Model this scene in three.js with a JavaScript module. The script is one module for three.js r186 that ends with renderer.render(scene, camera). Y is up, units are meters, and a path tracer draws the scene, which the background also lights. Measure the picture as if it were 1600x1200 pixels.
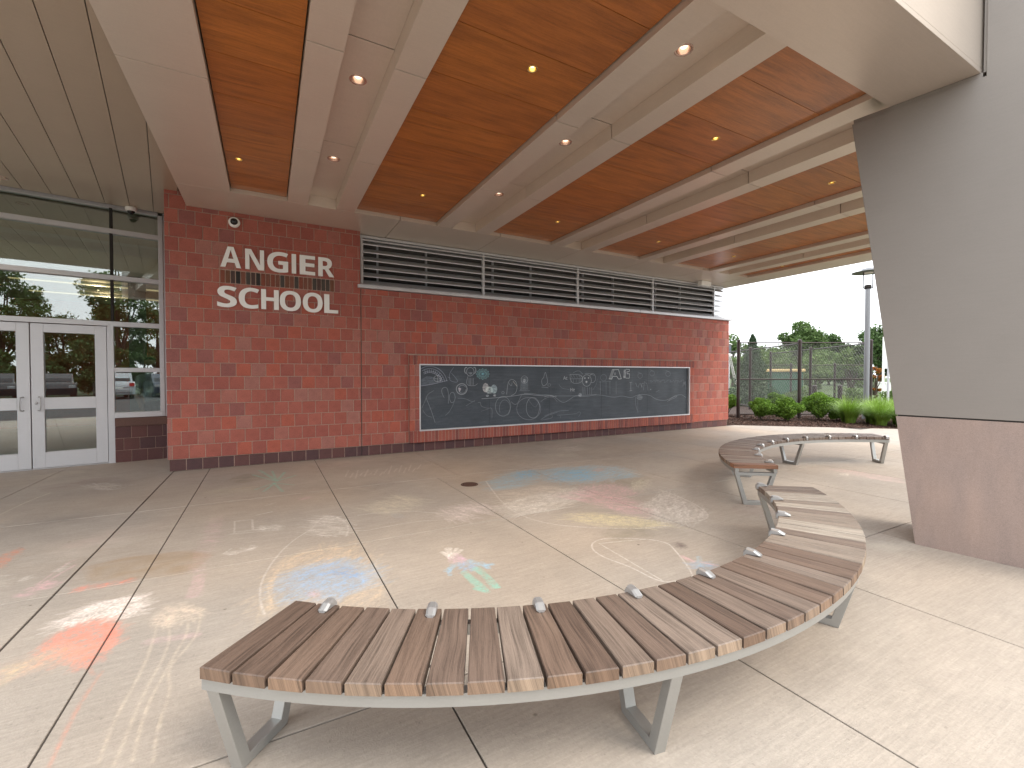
import * as THREE from 'three';
import { mergeGeometries } from 'three/addons/utils/BufferGeometryUtils.js';
import { FontLoader } from 'three/addons/loaders/FontLoader.js';
import { TextGeometry } from 'three/addons/geometries/TextGeometry.js';
import { MarchingCubes } from 'three/addons/objects/MarchingCubes.js';

// ------------------------------------------------------------ camera, sky, sun, exposure
const scene = new THREE.Scene();
const camera = new THREE.PerspectiveCamera(80.97, 4 / 3, 0.05, 900);
camera.position.set(0, 1.45, 0);
camera.rotation.order = 'YXZ';
camera.rotation.set(-0.01954, -0.49854, 0);
const renderer = new THREE.WebGLRenderer({ antialias: true });
renderer.toneMapping = THREE.LinearToneMapping;
renderer.toneMappingExposure = 2.85;
renderer.shadowMap.enabled = true;

{ // overcast sky
  const W = 256, H = 128, d = new Float32Array(W * H * 4);
  for (let j = 0; j < H; j++) for (let i = 0; i < W; i++) {
    const el = (0.5 - (H - 1 - j + 0.5) / H) * Math.PI, up = Math.max(0, Math.sin(el));
    const az = i / W * Math.PI * 2;
    const cl = 0.04 * Math.sin(az * 3 + 2 * up * 5) + 0.03 * Math.sin(az * 7 - up * 11 + 1);
    const L = (0.86 + 0.3 * up) * (1 + cl);
    const k = (j * W + i) * 4;
    d[k] = L * 0.97; d[k + 1] = L * 1.0; d[k + 2] = L * 1.035; d[k + 3] = 1;
  }
  const sky = new THREE.DataTexture(d, W, H, THREE.RGBAFormat, THREE.FloatType);
  sky.mapping = THREE.EquirectangularReflectionMapping;
  sky.magFilter = sky.minFilter = THREE.LinearFilter; sky.needsUpdate = true;
  scene.background = sky; scene.environment = sky;
}
const sun = new THREE.DirectionalLight(0xfff3e2, 0.9);
sun.position.set(22, 42, 30); sun.target.position.set(3, 0, -4);
sun.castShadow = true; sun.shadow.radius = 45;
sun.shadow.mapSize.set(2048, 2048);
Object.assign(sun.shadow.camera, { left: -40, right: 40, top: 40, bottom: -40, near: 1, far: 140 });
scene.add(sun, sun.target);

// ------------------------------------------------------------ helpers
let seed = 12345;
const rnd = () => { seed = (seed * 1664525 + 1013904223) >>> 0; return seed / 4294967296; };
const rr = (a, b) => a + (b - a) * rnd();
const names = {};
function numbered(n) { const k = names[n] = (names[n] ?? -1) + 1; return k ? n + '_' + String(k).padStart(3, '0') : n; }
function shadows(m) { m.castShadow = m.receiveShadow = true; return m; }
function mesh(name, geo, mat, parent) { const m = shadows(new THREE.Mesh(geo, mat)); m.name = name; parent.add(m); return m; }
function thing(name, label, category, group, pos = [0, 0, 0], turn = 0) {
  const g = new THREE.Group(); g.name = numbered(name); g.position.set(...pos); g.rotation.y = turn;
  g.userData = { label, category }; if (group) g.userData.group = group; scene.add(g); return g;
}
function structure(name, geo, mat) { const m = mesh(numbered(name), geo, mat, scene); m.userData = { kind: 'structure' }; return m; }
function structGroup(name) { const g = new THREE.Group(); g.name = numbered(name); g.userData = { kind: 'structure' }; scene.add(g); return g; }
function copyThing(o, label, pos, turn) { const c = o.clone(); c.name = numbered(o.name); c.userData = { ...o.userData, label }; if (pos) c.position.set(...pos); if (turn !== undefined) c.rotation.y = turn; scene.add(c); return c; }
// flat-shaded soup of polygons -> geometry, uv by the face's main direction, in metres
function soup(polys, ou = 0, ov = 0, s = 1, vert = false) {
  const P = [], N = [], U = [];
  for (const poly of polys) {
    const a = poly[0];
    let nx = 0, ny = 0, nz = 0;
    for (let i = 0; i < poly.length; i++) { const p = poly[i], q = poly[(i + 1) % poly.length]; nx += (p[1] - q[1]) * (p[2] + q[2]); ny += (p[2] - q[2]) * (p[0] + q[0]); nz += (p[0] - q[0]) * (p[1] + q[1]); }
    const l = Math.hypot(nx, ny, nz) || 1; nx /= l; ny /= l; nz /= l;
    const ax = Math.abs(nx), ay = Math.abs(ny), az = Math.abs(nz);
    const uv = p => ay >= ax && ay >= az ? [p[0], p[2]] : az >= ax ? [p[0], p[1]] : (vert ? [p[1], p[2]] : [p[2], p[1]]);
    for (let i = 1; i < poly.length - 1; i++) for (const p of [a, poly[i], poly[i + 1]]) { P.push(...p); N.push(nx, ny, nz); const t = uv(p); U.push(t[0] * s + ou, t[1] * s + ov); }
  }
  const g = new THREE.BufferGeometry();
  g.setAttribute('position', new THREE.Float32BufferAttribute(P, 3));
  g.setAttribute('normal', new THREE.Float32BufferAttribute(N, 3));
  g.setAttribute('uv', new THREE.Float32BufferAttribute(U, 2));
  return g;
}
// chamfered box from min to max corner
function box(x0, x1, y0, y1, z0, z1, b = 0.003, ou = 0, ov = 0, s = 1) {
  b = Math.min(b, (x1 - x0) / 3, (y1 - y0) / 3, (z1 - z0) / 3);
  const X = [x0, x1], Y = [y0, y1], Z = [z0, z1], I = [x0 + b, x1 - b], J = [y0 + b, y1 - b], K = [z0 + b, z1 - b], f = [];
  const vx = (i, j, k) => [X[i], J[j], K[k]], vy = (i, j, k) => [I[i], Y[j], K[k]], vz = (i, j, k) => [I[i], J[j], Z[k]];
  const add = (p, out) => { // orient outwards
    const c = [(x0 + x1) / 2, (y0 + y1) / 2, (z0 + z1) / 2];
    let n = [0, 0, 0]; for (let i = 0; i < p.length; i++) { const a = p[i], q = p[(i + 1) % p.length]; n[0] += (a[1] - q[1]) * (a[2] + q[2]); n[1] += (a[2] - q[2]) * (a[0] + q[0]); n[2] += (a[0] - q[0]) * (a[1] + q[1]); }
    const m = [0, 1, 2].map(t => p.reduce((s2, q) => s2 + q[t], 0) / p.length - c[t]);
    f.push(n[0] * m[0] + n[1] * m[1] + n[2] * m[2] < 0 ? p.reverse() : p);
  };
  for (const i of [0, 1]) { add([vx(i, 0, 0), vx(i, 1, 0), vx(i, 1, 1), vx(i, 0, 1)]); add([vy(0, i, 0), vy(1, i, 0), vy(1, i, 1), vy(0, i, 1)]); add([vz(0, 0, i), vz(1, 0, i), vz(1, 1, i), vz(0, 1, i)]); }
  for (const i of [0, 1]) for (const j of [0, 1]) {
    add([vx(i, j, 0), vx(i, j, 1), vy(i, j, 1), vy(i, j, 0)]); add([vx(i, 0, j), vx(i, 1, j), vz(i, 1, j), vz(i, 0, j)]); add([vy(0, i, j), vy(1, i, j), vz(1, i, j), vz(0, i, j)]);
    for (const k of [0, 1]) add([vx(i, j, k), vy(i, j, k), vz(i, j, k)]);
  }
  return soup(f, ou, ov, s);
}
// convex plan polygon [[x,z]...] raised to a slab with a chamfered top
function slab(poly, y0, y1, b, uvf) {
  let A = 0; for (let i = 0; i < poly.length; i++) { const p = poly[i], q = poly[(i + 1) % poly.length]; A += p[0] * q[1] - q[0] * p[1]; }
  if (A > 0) poly = poly.slice().reverse();
  const n = poly.length, ins = poly.map((p, i) => {
    const a = poly[(i + n - 1) % n], c = poly[(i + 1) % n], d1 = [p[0] - a[0], p[1] - a[1]], d2 = [c[0] - p[0], c[1] - p[1]];
    const l1 = Math.hypot(...d1), l2 = Math.hypot(...d2), n1 = [d1[1] / l1, -d1[0] / l1], n2 = [d2[1] / l2, -d2[0] / l2], k = 1 + n1[0] * n2[0] + n1[1] * n2[1];
    return [p[0] - b * (n1[0] + n2[0]) / k * -1, p[1] - b * (n1[1] + n2[1]) / k * -1];
  });
  const f = [ins.map(p => [p[0], y1, p[1]])];
  for (let i = 0; i < n; i++) { const j = (i + 1) % n; f.push([[poly[i][0], y1 - b, poly[i][1]], [poly[j][0], y1 - b, poly[j][1]], [ins[j][0], y1, ins[j][1]], [ins[i][0], y1, ins[i][1]]]); f.push([[poly[i][0], y0, poly[i][1]], [poly[j][0], y0, poly[j][1]], [poly[j][0], y1 - b, poly[j][1]], [poly[i][0], y1 - b, poly[i][1]]]); }
  f.push(poly.slice().reverse().map(p => [p[0], y0, p[1]]));
  const g = soup(f);
  if (uvf) { const p = g.attributes.position, u = g.attributes.uv; for (let i = 0; i < p.count; i++) u.setXY(i, ...uvf(p.getX(i), p.getZ(i), p.getY(i))); }
  return g;
}
function clip(poly, px, pz, nx, nz) { // keep the side the normal points to
  const o = []; for (let i = 0; i < poly.length; i++) { const a = poly[i], c = poly[(i + 1) % poly.length], da = (a[0] - px) * nx + (a[1] - pz) * nz, dc = (c[0] - px) * nx + (c[1] - pz) * nz; if (da >= 0) o.push(a); if (da * dc < 0) { const t = da / (da - dc); o.push([a[0] + (c[0] - a[0]) * t, a[1] + (c[1] - a[1]) * t]); } }
  return o;
}
function tube(pts, r, seg = 12, rad = 8) { return new THREE.TubeGeometry(new THREE.CatmullRomCurve3(pts.map(p => new THREE.Vector3(...p))), seg, r, rad); }
function rod(a, b, r, rad = 8, r2 = r) { const A = new THREE.Vector3(...a), B = new THREE.Vector3(...b), d = B.clone().sub(A), g = new THREE.CylinderGeometry(r2, r, d.length(), rad); g.applyQuaternion(new THREE.Quaternion().setFromUnitVectors(new THREE.Vector3(0, 1, 0), d.normalize())); g.translate((A.x + B.x) / 2, (A.y + B.y) / 2, (A.z + B.z) / 2); return g; }
function lathe(p, seg = 24) { return new THREE.LatheGeometry(p.map(q => new THREE.Vector2(...q)), seg); }
const merge = a => mergeGeometries(a.map(g => g.index ? g.toNonIndexed() : g));

// ------------------------------------------------------------ noise and textures
function tile(n, cells, sd) { // tileable value noise
  const h = new Float32Array(cells * cells); let s = sd * 7919 + 17; for (let i = 0; i < h.length; i++) { s = (s * 1664525 + 1013904223) >>> 0; h[i] = s / 4294967296; }
  const o = new Float32Array(n * n);
  for (let y = 0; y < n; y++) for (let x = 0; x < n; x++) {
    const fx = x / n * cells, fy = y / n * cells, ix = fx | 0, iy = fy | 0; let tx = fx - ix, ty = fy - iy; tx = tx * tx * (3 - 2 * tx); ty = ty * ty * (3 - 2 * ty);
    const a = h[iy * cells + ix], b = h[iy * cells + (ix + 1) % cells], c = h[(iy + 1) % cells * cells + ix], d = h[(iy + 1) % cells * cells + (ix + 1) % cells];
    o[y * n + x] = a + (b - a) * tx + (c - a) * ty + (a - b - c + d) * tx * ty;
  }
  return o;
}
const N8 = tile(512, 8, 1), N32 = tile(512, 32, 2), N128 = tile(512, 128, 3), N256 = tile(512, 256, 4), N4 = tile(512, 4, 5);
const smp = (t, x, y) => t[((y | 0) & 511) * 512 + ((x | 0) & 511)];
function dataTex(w, h, f, srgb, rep) {
  const d = new Uint8Array(w * h * 4);
  for (let y = 0; y < h; y++) for (let x = 0; x < w; x++) { const c = f(x, y), k = (y * w + x) * 4; d[k] = Math.max(0, Math.min(255, c[0])); d[k + 1] = Math.max(0, Math.min(255, c[1])); d[k + 2] = Math.max(0, Math.min(255, c[2])); d[k + 3] = 255; }
  const t = new THREE.DataTexture(d, w, h, THREE.RGBAFormat); t.wrapS = t.wrapT = THREE.RepeatWrapping; t.magFilter = THREE.LinearFilter; t.minFilter = THREE.LinearMipmapLinearFilter; t.generateMipmaps = true;
  if (srgb) t.colorSpace = THREE.SRGBColorSpace; if (rep) t.repeat.set(...rep); t.needsUpdate = true; return t;
}
const rgb = (r, g, b) => new THREE.Color().setRGB(r, g, b);
const std = o => new THREE.MeshStandardMaterial(o);
const CHALK = [["b","#f2cfa8",300,0.55,[[-0.06,-3.15],[-0.04,-3.63],[0.11,-4.03],[0.37,-4.04],[0.67,-3.96],[0.71,-3.53],[0.67,-2.8],[0.34,-2.89]]],["b","#8db4e4",420,0.9,[[0.63,-3.25],[0.58,-3.14],[0.5,-3.09],[0.4,-3.09],[0.29,-3.15],[0.2,-3.25],[0.14,-3.38],[0.12,-3.52],[0.15,-3.65],[0.23,-3.73],[0.35,-3.74],[0.47,-3.67],[0.57,-3.54],[0.63,-3.39]]],["b","#f0b4c0",14,0.8,[[0.31,-3.2],[0.3,-3.17],[0.29,-3.16],[0.27,-3.15],[0.25,-3.16],[0.23,-3.19],[0.22,-3.21],[0.22,-3.25],[0.23,-3.27],[0.24,-3.29],[0.26,-3.29],[0.28,-3.28],[0.3,-3.26],[0.31,-3.23]]],["b","#5f8fd8",16,0.8,[[0.58,-3.41],[0.57,-3.37],[0.54,-3.35],[0.5,-3.34],[0.46,-3.37],[0.42,-3.4],[0.41,-3.46],[0.4,-3.51],[0.42,-3.56],[0.45,-3.58],[0.49,-3.59],[0.53,-3.56],[0.56,-3.52],[0.58,-3.47]]],["l","#f4f0ea",0.02,0.7,[[-0.03,-3.09],[-0.07,-3.37],[-0.02,-3.81],[0.14,-4.29],[0.34,-4.59]]],["l","#f2cfa8",0.05,0.5,[[0.01,-3.15],[-0.01,-3.4],[0.05,-3.77],[0.23,-4.05],[0.52,-3.98]]],["b","#f4f0ea",90,0.8,[[0.69,-4.52],[0.65,-4.39],[0.59,-4.31],[0.52,-4.29],[0.44,-4.33],[0.38,-4.42],[0.34,-4.56],[0.34,-4.71],[0.37,-4.86],[0.43,-4.96],[0.51,-4.99],[0.6,-4.94],[0.66,-4.83],[0.7,-4.67]]],["l","#f4f0ea",0.02,0.6,[[0.34,-4.55],[0.46,-4.96],[0.61,-4.94],[0.69,-4.52],[0.61,-4.25]]],["l","#7fd0bd",0.05,0.9,[[0.1,-6.92],[-0.2,-7.54]]],["l","#7fd0bd",0.05,0.9,[[0.1,-6.92],[-0.12,-7.85]]],["l","#7fd0bd",0.05,0.9,[[0.1,-6.92],[0.05,-7.7]]],["l","#7fd0bd",0.05,0.9,[[0.1,-6.92],[0.22,-7.51]]],["l","#7fd0bd",0.05,0.9,[[0.1,-6.92],[0.35,-7.19]]],["l","#7fd0bd",0.05,0.8,[[0.07,-6.82],[-0.14,-6.54]]],["l","#7fd0bd",0.05,0.8,[[0.07,-6.82],[-0.05,-6.39]]],["l","#7fd0bd",0.05,0.8,[[0.07,-6.82],[0.15,-6.28]]],["l","#7fd0bd",0.05,0.8,[[0.07,-6.82],[0.29,-6.58]]],["l","#f2cfa8",0.05,0.45,[[-0.44,-7.31],[-0.15,-7.24]]],["l","#f2cfa8",0.05,0.45,[[-0.41,-6.69],[-0.13,-6.72]]],["b","#f0b4c0",110,0.45,[[-0.51,-5.44],[-0.4,-5.57],[-0.38,-4.75],[-0.41,-4.15],[-0.42,-3.9],[-0.48,-3.88],[-0.52,-4.34]]],["l","#f0b4c0",0.12,0.4,[[-0.43,-3.9],[-0.43,-3.58]]],["l","#f0b4c0",0.1,0.35,[[-0.56,-3.08],[-0.38,-3.02]]],["l","#f4f0ea",0.025,0.7,[[-0.28,-4.85],[-0.3,-5.21]]],["l","#f4f0ea",0.025,0.7,[[-0.3,-5.21],[-0.14,-5.19]]],["l","#f4f0ea",0.025,0.7,[[-0.14,-5.19],[-0.13,-4.84]]],["l","#f4f0ea",0.025,0.7,[[-0.28,-4.85],[0.11,-4.82]]],["l","#f4f0ea",0.025,0.7,[[-0.32,-4.31],[-0.28,-4.4]]],["l","#f4f0ea",0.025,0.7,[[-0.3,-4.34],[-0.23,-4.33]]],["l","#f4f0ea",0.025,0.7,[[-0.22,-4.27],[-0.1,-4.34]]],["l","#f4f0ea",0.025,0.7,[[-0.31,-4.81],[0.11,-4.72]]],["l","#f4f0ea",0.025,0.7,[[-0.11,-5.34],[0.03,-5.39]]],["l","#f4f0ea",0.025,0.7,[[-0.03,-5.69],[0.07,-5.75]]],["b","#f4f0ea",30,0.95,[[-0.08,-4.92],[0.11,-4.88],[0.1,-4.76],[-0.08,-4.78]]],["b","#f4f0ea",24,0.9,[[-0.31,-4.32],[-0.23,-4.33],[-0.23,-4.25],[-0.3,-4.25]]],["b","#f4f0ea",20,0.8,[[-0.21,-4.36],[-0.1,-4.38],[-0.1,-4.3],[-0.2,-4.29]]],["b","#f0b4c0",22,0.6,[[0.3,-5.86],[0.46,-5.87],[0.47,-5.74],[0.3,-5.74]]],["b","#fff2ec",420,1,[[-1.04,-3.45],[-1.03,-3.6],[-0.96,-3.73],[-0.86,-3.77],[-0.78,-3.7],[-0.74,-3.44],[-0.85,-3.46],[-0.98,-3.47]]],["b","#f8826c",520,0.95,[[-1.06,-3.32],[-1.0,-3.42],[-0.89,-3.44],[-0.78,-3.31],[-0.75,-3.08],[-0.79,-2.98],[-0.88,-3.09],[-0.99,-3.24]]],["b","#f0b48e",120,0.32,[[-1.16,-3.1],[-1.11,-3.22],[-1.01,-3.29],[-0.82,-3.15],[-0.82,-3.02],[-1.01,-3.05],[-1.1,-2.97]]],["b","#e6cf9a",60,0.25,[[-1.17,-3.14],[-1.09,-3.17],[-1.07,-3.03],[-1.1,-2.94]]],["b","#f8826c",80,0.75,[[-1.19,-4.09],[-1.06,-4.1],[-0.86,-4.08],[-0.84,-4.03],[-1.0,-4.02],[-1.16,-4.03]]],["l","#f07a60",0.022,0.45,[[-0.72,-2.87],[-0.74,-2.68],[-0.73,-2.43],[-0.72,-2.25]]],["b","#f0b4c0",60,0.8,[[-1.45,-4.13],[-1.4,-4.26],[-1.3,-4.32],[-1.31,-4.24],[-1.39,-4.13],[-1.42,-4.07]]],["l","#f0b4c0",0.03,0.7,[[-1.38,-4.31],[-1.3,-4.6]]],["l","#f0b4c0",0.025,0.6,[[-1.41,-4.3],[-1.37,-4.67],[-1.33,-4.72]]],["b","#f4f0ea",26,0.8,[[-1.4,-4.52],[-1.36,-4.66],[-1.34,-4.57],[-1.36,-4.47]]],["b","#f4f0ea",16,0.6,[[-1.56,-4.49],[-1.52,-4.49],[-1.49,-4.4],[-1.54,-4.44]]],["b","#f4f0ea",16,0.5,[[-1.71,-4.6],[-1.67,-4.61],[-1.6,-4.38],[-1.62,-4.35]]],["b","#f2815f",80,0.8,[[-1.88,-5.06],[-1.86,-5.23],[-1.81,-5.28],[-1.78,-5.03],[-1.77,-4.76]]],["b","#efd6bd",150,0.6,[[-0.6,-3.28],[-0.59,-3.44],[-0.5,-3.47],[-0.36,-3.36],[-0.35,-3.28],[-0.45,-3.24],[-0.58,-3.23]]],["l","#efd6bd",0.018,0.4,[[-0.57,-3.23],[-0.55,-2.94],[-0.56,-2.63],[-0.58,-2.46],[-0.57,-2.19]]],["l","#efd6bd",0.018,0.4,[[-0.52,-3.24],[-0.48,-3.07],[-0.48,-2.85],[-0.5,-2.69],[-0.51,-2.46],[-0.51,-2.15]]],["l","#efd6bd",0.018,0.4,[[-0.43,-3.26],[-0.4,-3.1],[-0.43,-2.88],[-0.45,-2.74],[-0.48,-2.45],[-0.46,-2.14]]],["l","#efd6bd",0.018,0.4,[[-0.37,-3.28],[-0.35,-3.07],[-0.39,-2.89],[-0.45,-2.74],[-0.4,-2.54],[-0.41,-2.33],[-0.39,-2.09]]],["l","#fbf6ee",0.05,0.95,[[1.27,-3.34],[1.25,-3.5]]],["l","#fbf6ee",0.05,0.95,[[1.27,-3.34],[1.3,-3.54]]],["l","#fbf6ee",0.05,0.95,[[1.27,-3.34],[1.34,-3.54]]],["l","#fbf6ee",0.05,0.95,[[1.27,-3.34],[1.38,-3.51]]],["l","#fbf6ee",0.05,0.95,[[1.27,-3.34],[1.4,-3.45]]],["b","#dcaed0",50,0.9,[[1.24,-3.36],[1.37,-3.37],[1.36,-3.21],[1.25,-3.19]]],["b","#8db4e4",60,0.9,[[1.26,-3.21],[1.38,-3.22],[1.38,-3.06],[1.26,-3.03]]],["l","#8fc4ec",0.07,0.9,[[1.37,-3.23],[1.43,-3.09],[1.5,-3.08]]],["l","#8fc4ec",0.07,0.9,[[1.44,-3.14],[1.46,-3.03]]],["l","#8fc4ec",0.08,0.9,[[1.25,-3.21],[1.16,-3.13]]],["l","#8fc4ec",0.05,0.8,[[1.18,-3.17],[1.16,-3.06]]],["l","#7fd0bd",0.08,0.95,[[1.27,-3.05],[1.27,-2.88],[1.27,-2.74]]],["l","#7fd0bd",0.08,0.95,[[1.36,-3.08],[1.37,-2.9],[1.37,-2.73]]],["l","#7fd0bd",0.06,0.9,[[1.24,-2.77],[1.27,-2.71]]],["l","#7fd0bd",0.05,0.9,[[1.36,-2.79],[1.37,-2.72]]],["b","#84bfe6",330,0.9,[[2.54,-5.34],[2.8,-5.62],[3.2,-5.88],[3.61,-5.91],[3.33,-5.33],[2.9,-5.07],[2.51,-5.03]]],["b","#6fb6e8",110,0.9,[[3.16,-5.8],[3.56,-5.89],[3.43,-5.56],[3.08,-5.47]]],["b","#84bfe6",360,0.85,[[3.65,-5.79],[4.09,-5.82],[4.5,-5.71],[4.84,-5.41],[4.66,-4.74],[4.21,-4.76],[3.65,-4.9],[3.39,-5.13]]],["b","#5fb4ea",120,0.9,[[3.92,-5.58],[4.42,-5.52],[4.02,-4.95],[3.62,-5.0]]],["b","#f09a80",12,0.8,[[4.52,-5.36],[4.47,-5.32],[4.42,-5.29],[4.38,-5.28],[4.36,-5.3],[4.35,-5.33],[4.36,-5.38],[4.4,-5.43],[4.44,-5.47],[4.49,-5.5],[4.53,-5.51],[4.56,-5.5],[4.57,-5.46],[4.55,-5.42]]],["b","#f6ead8",90,0.5,[[2.47,-4.87],[3.19,-4.99],[3.43,-4.6],[2.88,-4.1],[2.45,-4.07],[2.26,-4.3]]],["b","#f4f0ea",120,0.6,[[2.25,-4.44],[2.77,-4.61],[3.52,-4.73],[3.71,-4.44],[2.62,-3.97],[2.21,-4.05]]],["b","#f0b4c0",170,0.7,[[3.04,-4.46],[3.64,-4.48],[3.72,-3.93],[3.58,-3.45],[3.28,-3.47],[3.25,-3.89]]],["b","#f0b4c0",120,0.6,[[3.48,-4.68],[4.06,-4.6],[4.02,-4.09],[3.59,-4.07]]],["b","#f0e2a8",240,0.85,[[2.71,-3.8],[3.04,-3.74],[3.25,-3.43],[3.44,-3.1],[3.13,-3.1],[2.9,-3.29],[2.67,-3.59]]],["b","#f4f0ea",200,0.7,[[3.63,-3.69],[4.3,-3.94],[4.2,-3.52],[4.01,-3.09],[3.67,-3.04],[3.4,-3.19]]],["l","#f4f0ea",0.025,0.7,[[2.62,-5.55],[2.4,-4.81],[2.27,-4.17],[2.36,-3.69],[2.67,-3.38],[3.08,-3.13],[3.38,-3.05]]],["l","#f4f0ea",0.025,0.6,[[4.35,-4.09],[4.31,-3.61],[4.03,-3.08],[3.76,-3.0],[3.44,-3.15]]],["l","#f4f0ea",0.02,0.6,[[2.62,-5.55],[3.12,-5.92],[3.91,-5.92],[4.81,-5.6],[4.75,-4.83]]],["b","#f4eecc",80,0.5,[[4.35,-4.6],[4.63,-4.53],[4.21,-4.17],[4.07,-4.25]]],["l","#f4f0ea",0.02,0.9,[[2.65,-2.16],[2.59,-2.2],[2.4,-2.22],[2.41,-2.54],[2.33,-2.79],[2.38,-2.99],[2.5,-3.09],[2.66,-3.09],[2.94,-2.91],[3.04,-2.75],[2.95,-2.6],[2.79,-2.33],[2.65,-2.16]]],["l","#f4f0ea",0.018,0.8,[[2.5,-3.02],[2.44,-2.25]]],["l","#f4f0ea",0.018,0.8,[[2.5,-3.02],[2.73,-2.97],[2.93,-2.9]]],["b","#8db4e4",50,0.9,[[2.82,-2.36],[2.94,-2.37],[2.97,-2.33],[2.98,-2.2],[2.89,-2.19],[2.8,-2.29]]],["l","#f0b4c0",0.06,0.8,[[2.9,-2.48],[2.9,-2.37]]],["l","#8fc4ec",0.05,0.8,[[3.01,-2.42],[2.88,-2.29]]],["l","#f0b4c0",0.05,0.8,[[2.94,-2.34],[2.99,-2.24]]],["b","#efe6c4",110,0.55,[[0.95,-5.02],[1.27,-5.34],[1.51,-5.4],[1.53,-5.07],[1.31,-4.69],[1.0,-4.78]]],["b","#9aa6b4",20,0.5,[[1.23,-4.58],[1.22,-4.55],[1.19,-4.53],[1.17,-4.53],[1.14,-4.54],[1.12,-4.57],[1.11,-4.61],[1.11,-4.65],[1.13,-4.68],[1.15,-4.7],[1.18,-4.71],[1.21,-4.69],[1.23,-4.66],[1.24,-4.62]]],["b","#f0dfe0",170,0.75,[[1.58,-4.47],[1.88,-4.64],[2.21,-4.64],[2.13,-4.37],[1.55,-4.16]]],["l","#f4f0ea",0.03,0.5,[[0.82,-4.83],[1.21,-4.82],[1.6,-4.48]]],["l","#f4f0ea",0.03,0.4,[[0.79,-4.31],[1.23,-4.38],[1.58,-4.25]]],["b","#f4f0ea",50,0.65,[[-1.73,-7.6],[-1.72,-7.5],[-1.75,-7.43],[-1.8,-7.42],[-1.88,-7.47],[-1.96,-7.55],[-2.03,-7.67],[-2.08,-7.79],[-2.09,-7.9],[-2.07,-7.97],[-2.01,-7.99],[-1.93,-7.94],[-1.84,-7.85],[-1.77,-7.73]]],["l","#f4f0ea",0.03,0.5,[[-2.03,-7.69],[-1.78,-7.71],[-1.54,-7.58]]],["l","#f3ead0",0.025,0.6,[[-2.45,-6.62],[-2.44,-7.14],[-2.36,-7.58]]],["b","#efc9a8",12,0.6,[[-2.37,-6.41],[-2.34,-6.44],[-2.26,-6.17]]],["l","#f4f0ea",0.03,0.5,[[0.97,-6.76],[1.08,-7.19]]],["l","#f4f0ea",0.03,0.5,[[1.02,-6.67],[1.11,-6.96]]],["l","#f4f0ea",0.03,0.5,[[1.08,-6.59],[1.21,-7.15]]],["l","#f4f0ea",0.03,0.5,[[1.16,-6.72],[1.24,-6.92]]],["l","#f4f0ea",0.03,0.5,[[1.21,-6.63],[1.35,-7.11]]],["l","#f4f0ea",0.03,0.5,[[1.31,-6.76],[1.37,-6.88]]],["l","#f4f0ea",0.03,0.5,[[1.36,-6.68],[1.49,-7.07]]],["l","#f4f0ea",0.03,0.5,[[1.41,-6.59],[1.51,-6.83]]],["l","#f4f0ea",0.03,0.5,[[1.5,-6.72],[1.62,-7.02]]],["l","#f4f0ea",0.03,0.5,[[1.55,-6.64],[1.74,-7.23]]],["l","#f4f0ea",0.03,0.5,[[1.66,-6.77],[1.76,-6.98]]],["l","#f4f0ea",0.03,0.5,[[1.71,-6.68],[1.89,-7.18]]],["l","#f4f0ea",0.03,0.5,[[1.76,-6.6],[1.9,-6.94]]],["l","#f4f0ea",0.03,0.5,[[1.87,-6.73],[2.03,-7.14]]],["l","#f4f0ea",0.03,0.5,[[1.91,-6.64],[2.04,-6.89]]],["l","#f4f0ea",0.03,0.5,[[2.03,-6.78],[2.18,-7.09]]],["b","#e9e4da",16,0.6,[[5.05,-7.42],[5.54,-7.43],[5.38,-6.98],[5.01,-6.93]]],["b","#e8bcbc",140,0.55,[[7.54,-3.66],[8.15,-3.6],[8.01,-3.05],[7.51,-2.75],[7.4,-3.11]]],["b","#f2ece0",40,0.7,[[7.37,-3.5],[7.64,-3.45],[7.28,-3.35]]],["b","#f4f0ea",30,0.6,[[8.04,-3.23],[8.22,-3.13],[7.97,-3.07]]],["b","#e7c0c4",60,0.5,[[10.24,-5.35],[11.17,-5.05],[11.14,-4.46],[10.12,-4.47]]]];
const STAINS = [["#6b5a26",0.15,[[-1.24,-4.53],[-1.0,-4.63],[-0.6,-4.51],[-0.41,-4.36],[-0.54,-4.02],[-0.92,-4.12],[-1.15,-4.18]]],["#3a352c",0.5,[[3.1,-2.65],[3.08,-2.63],[3.05,-2.63],[3.04,-2.65],[3.06,-2.67],[3.08,-2.69],[3.11,-2.68],[3.12,-2.67]]]];
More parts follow.
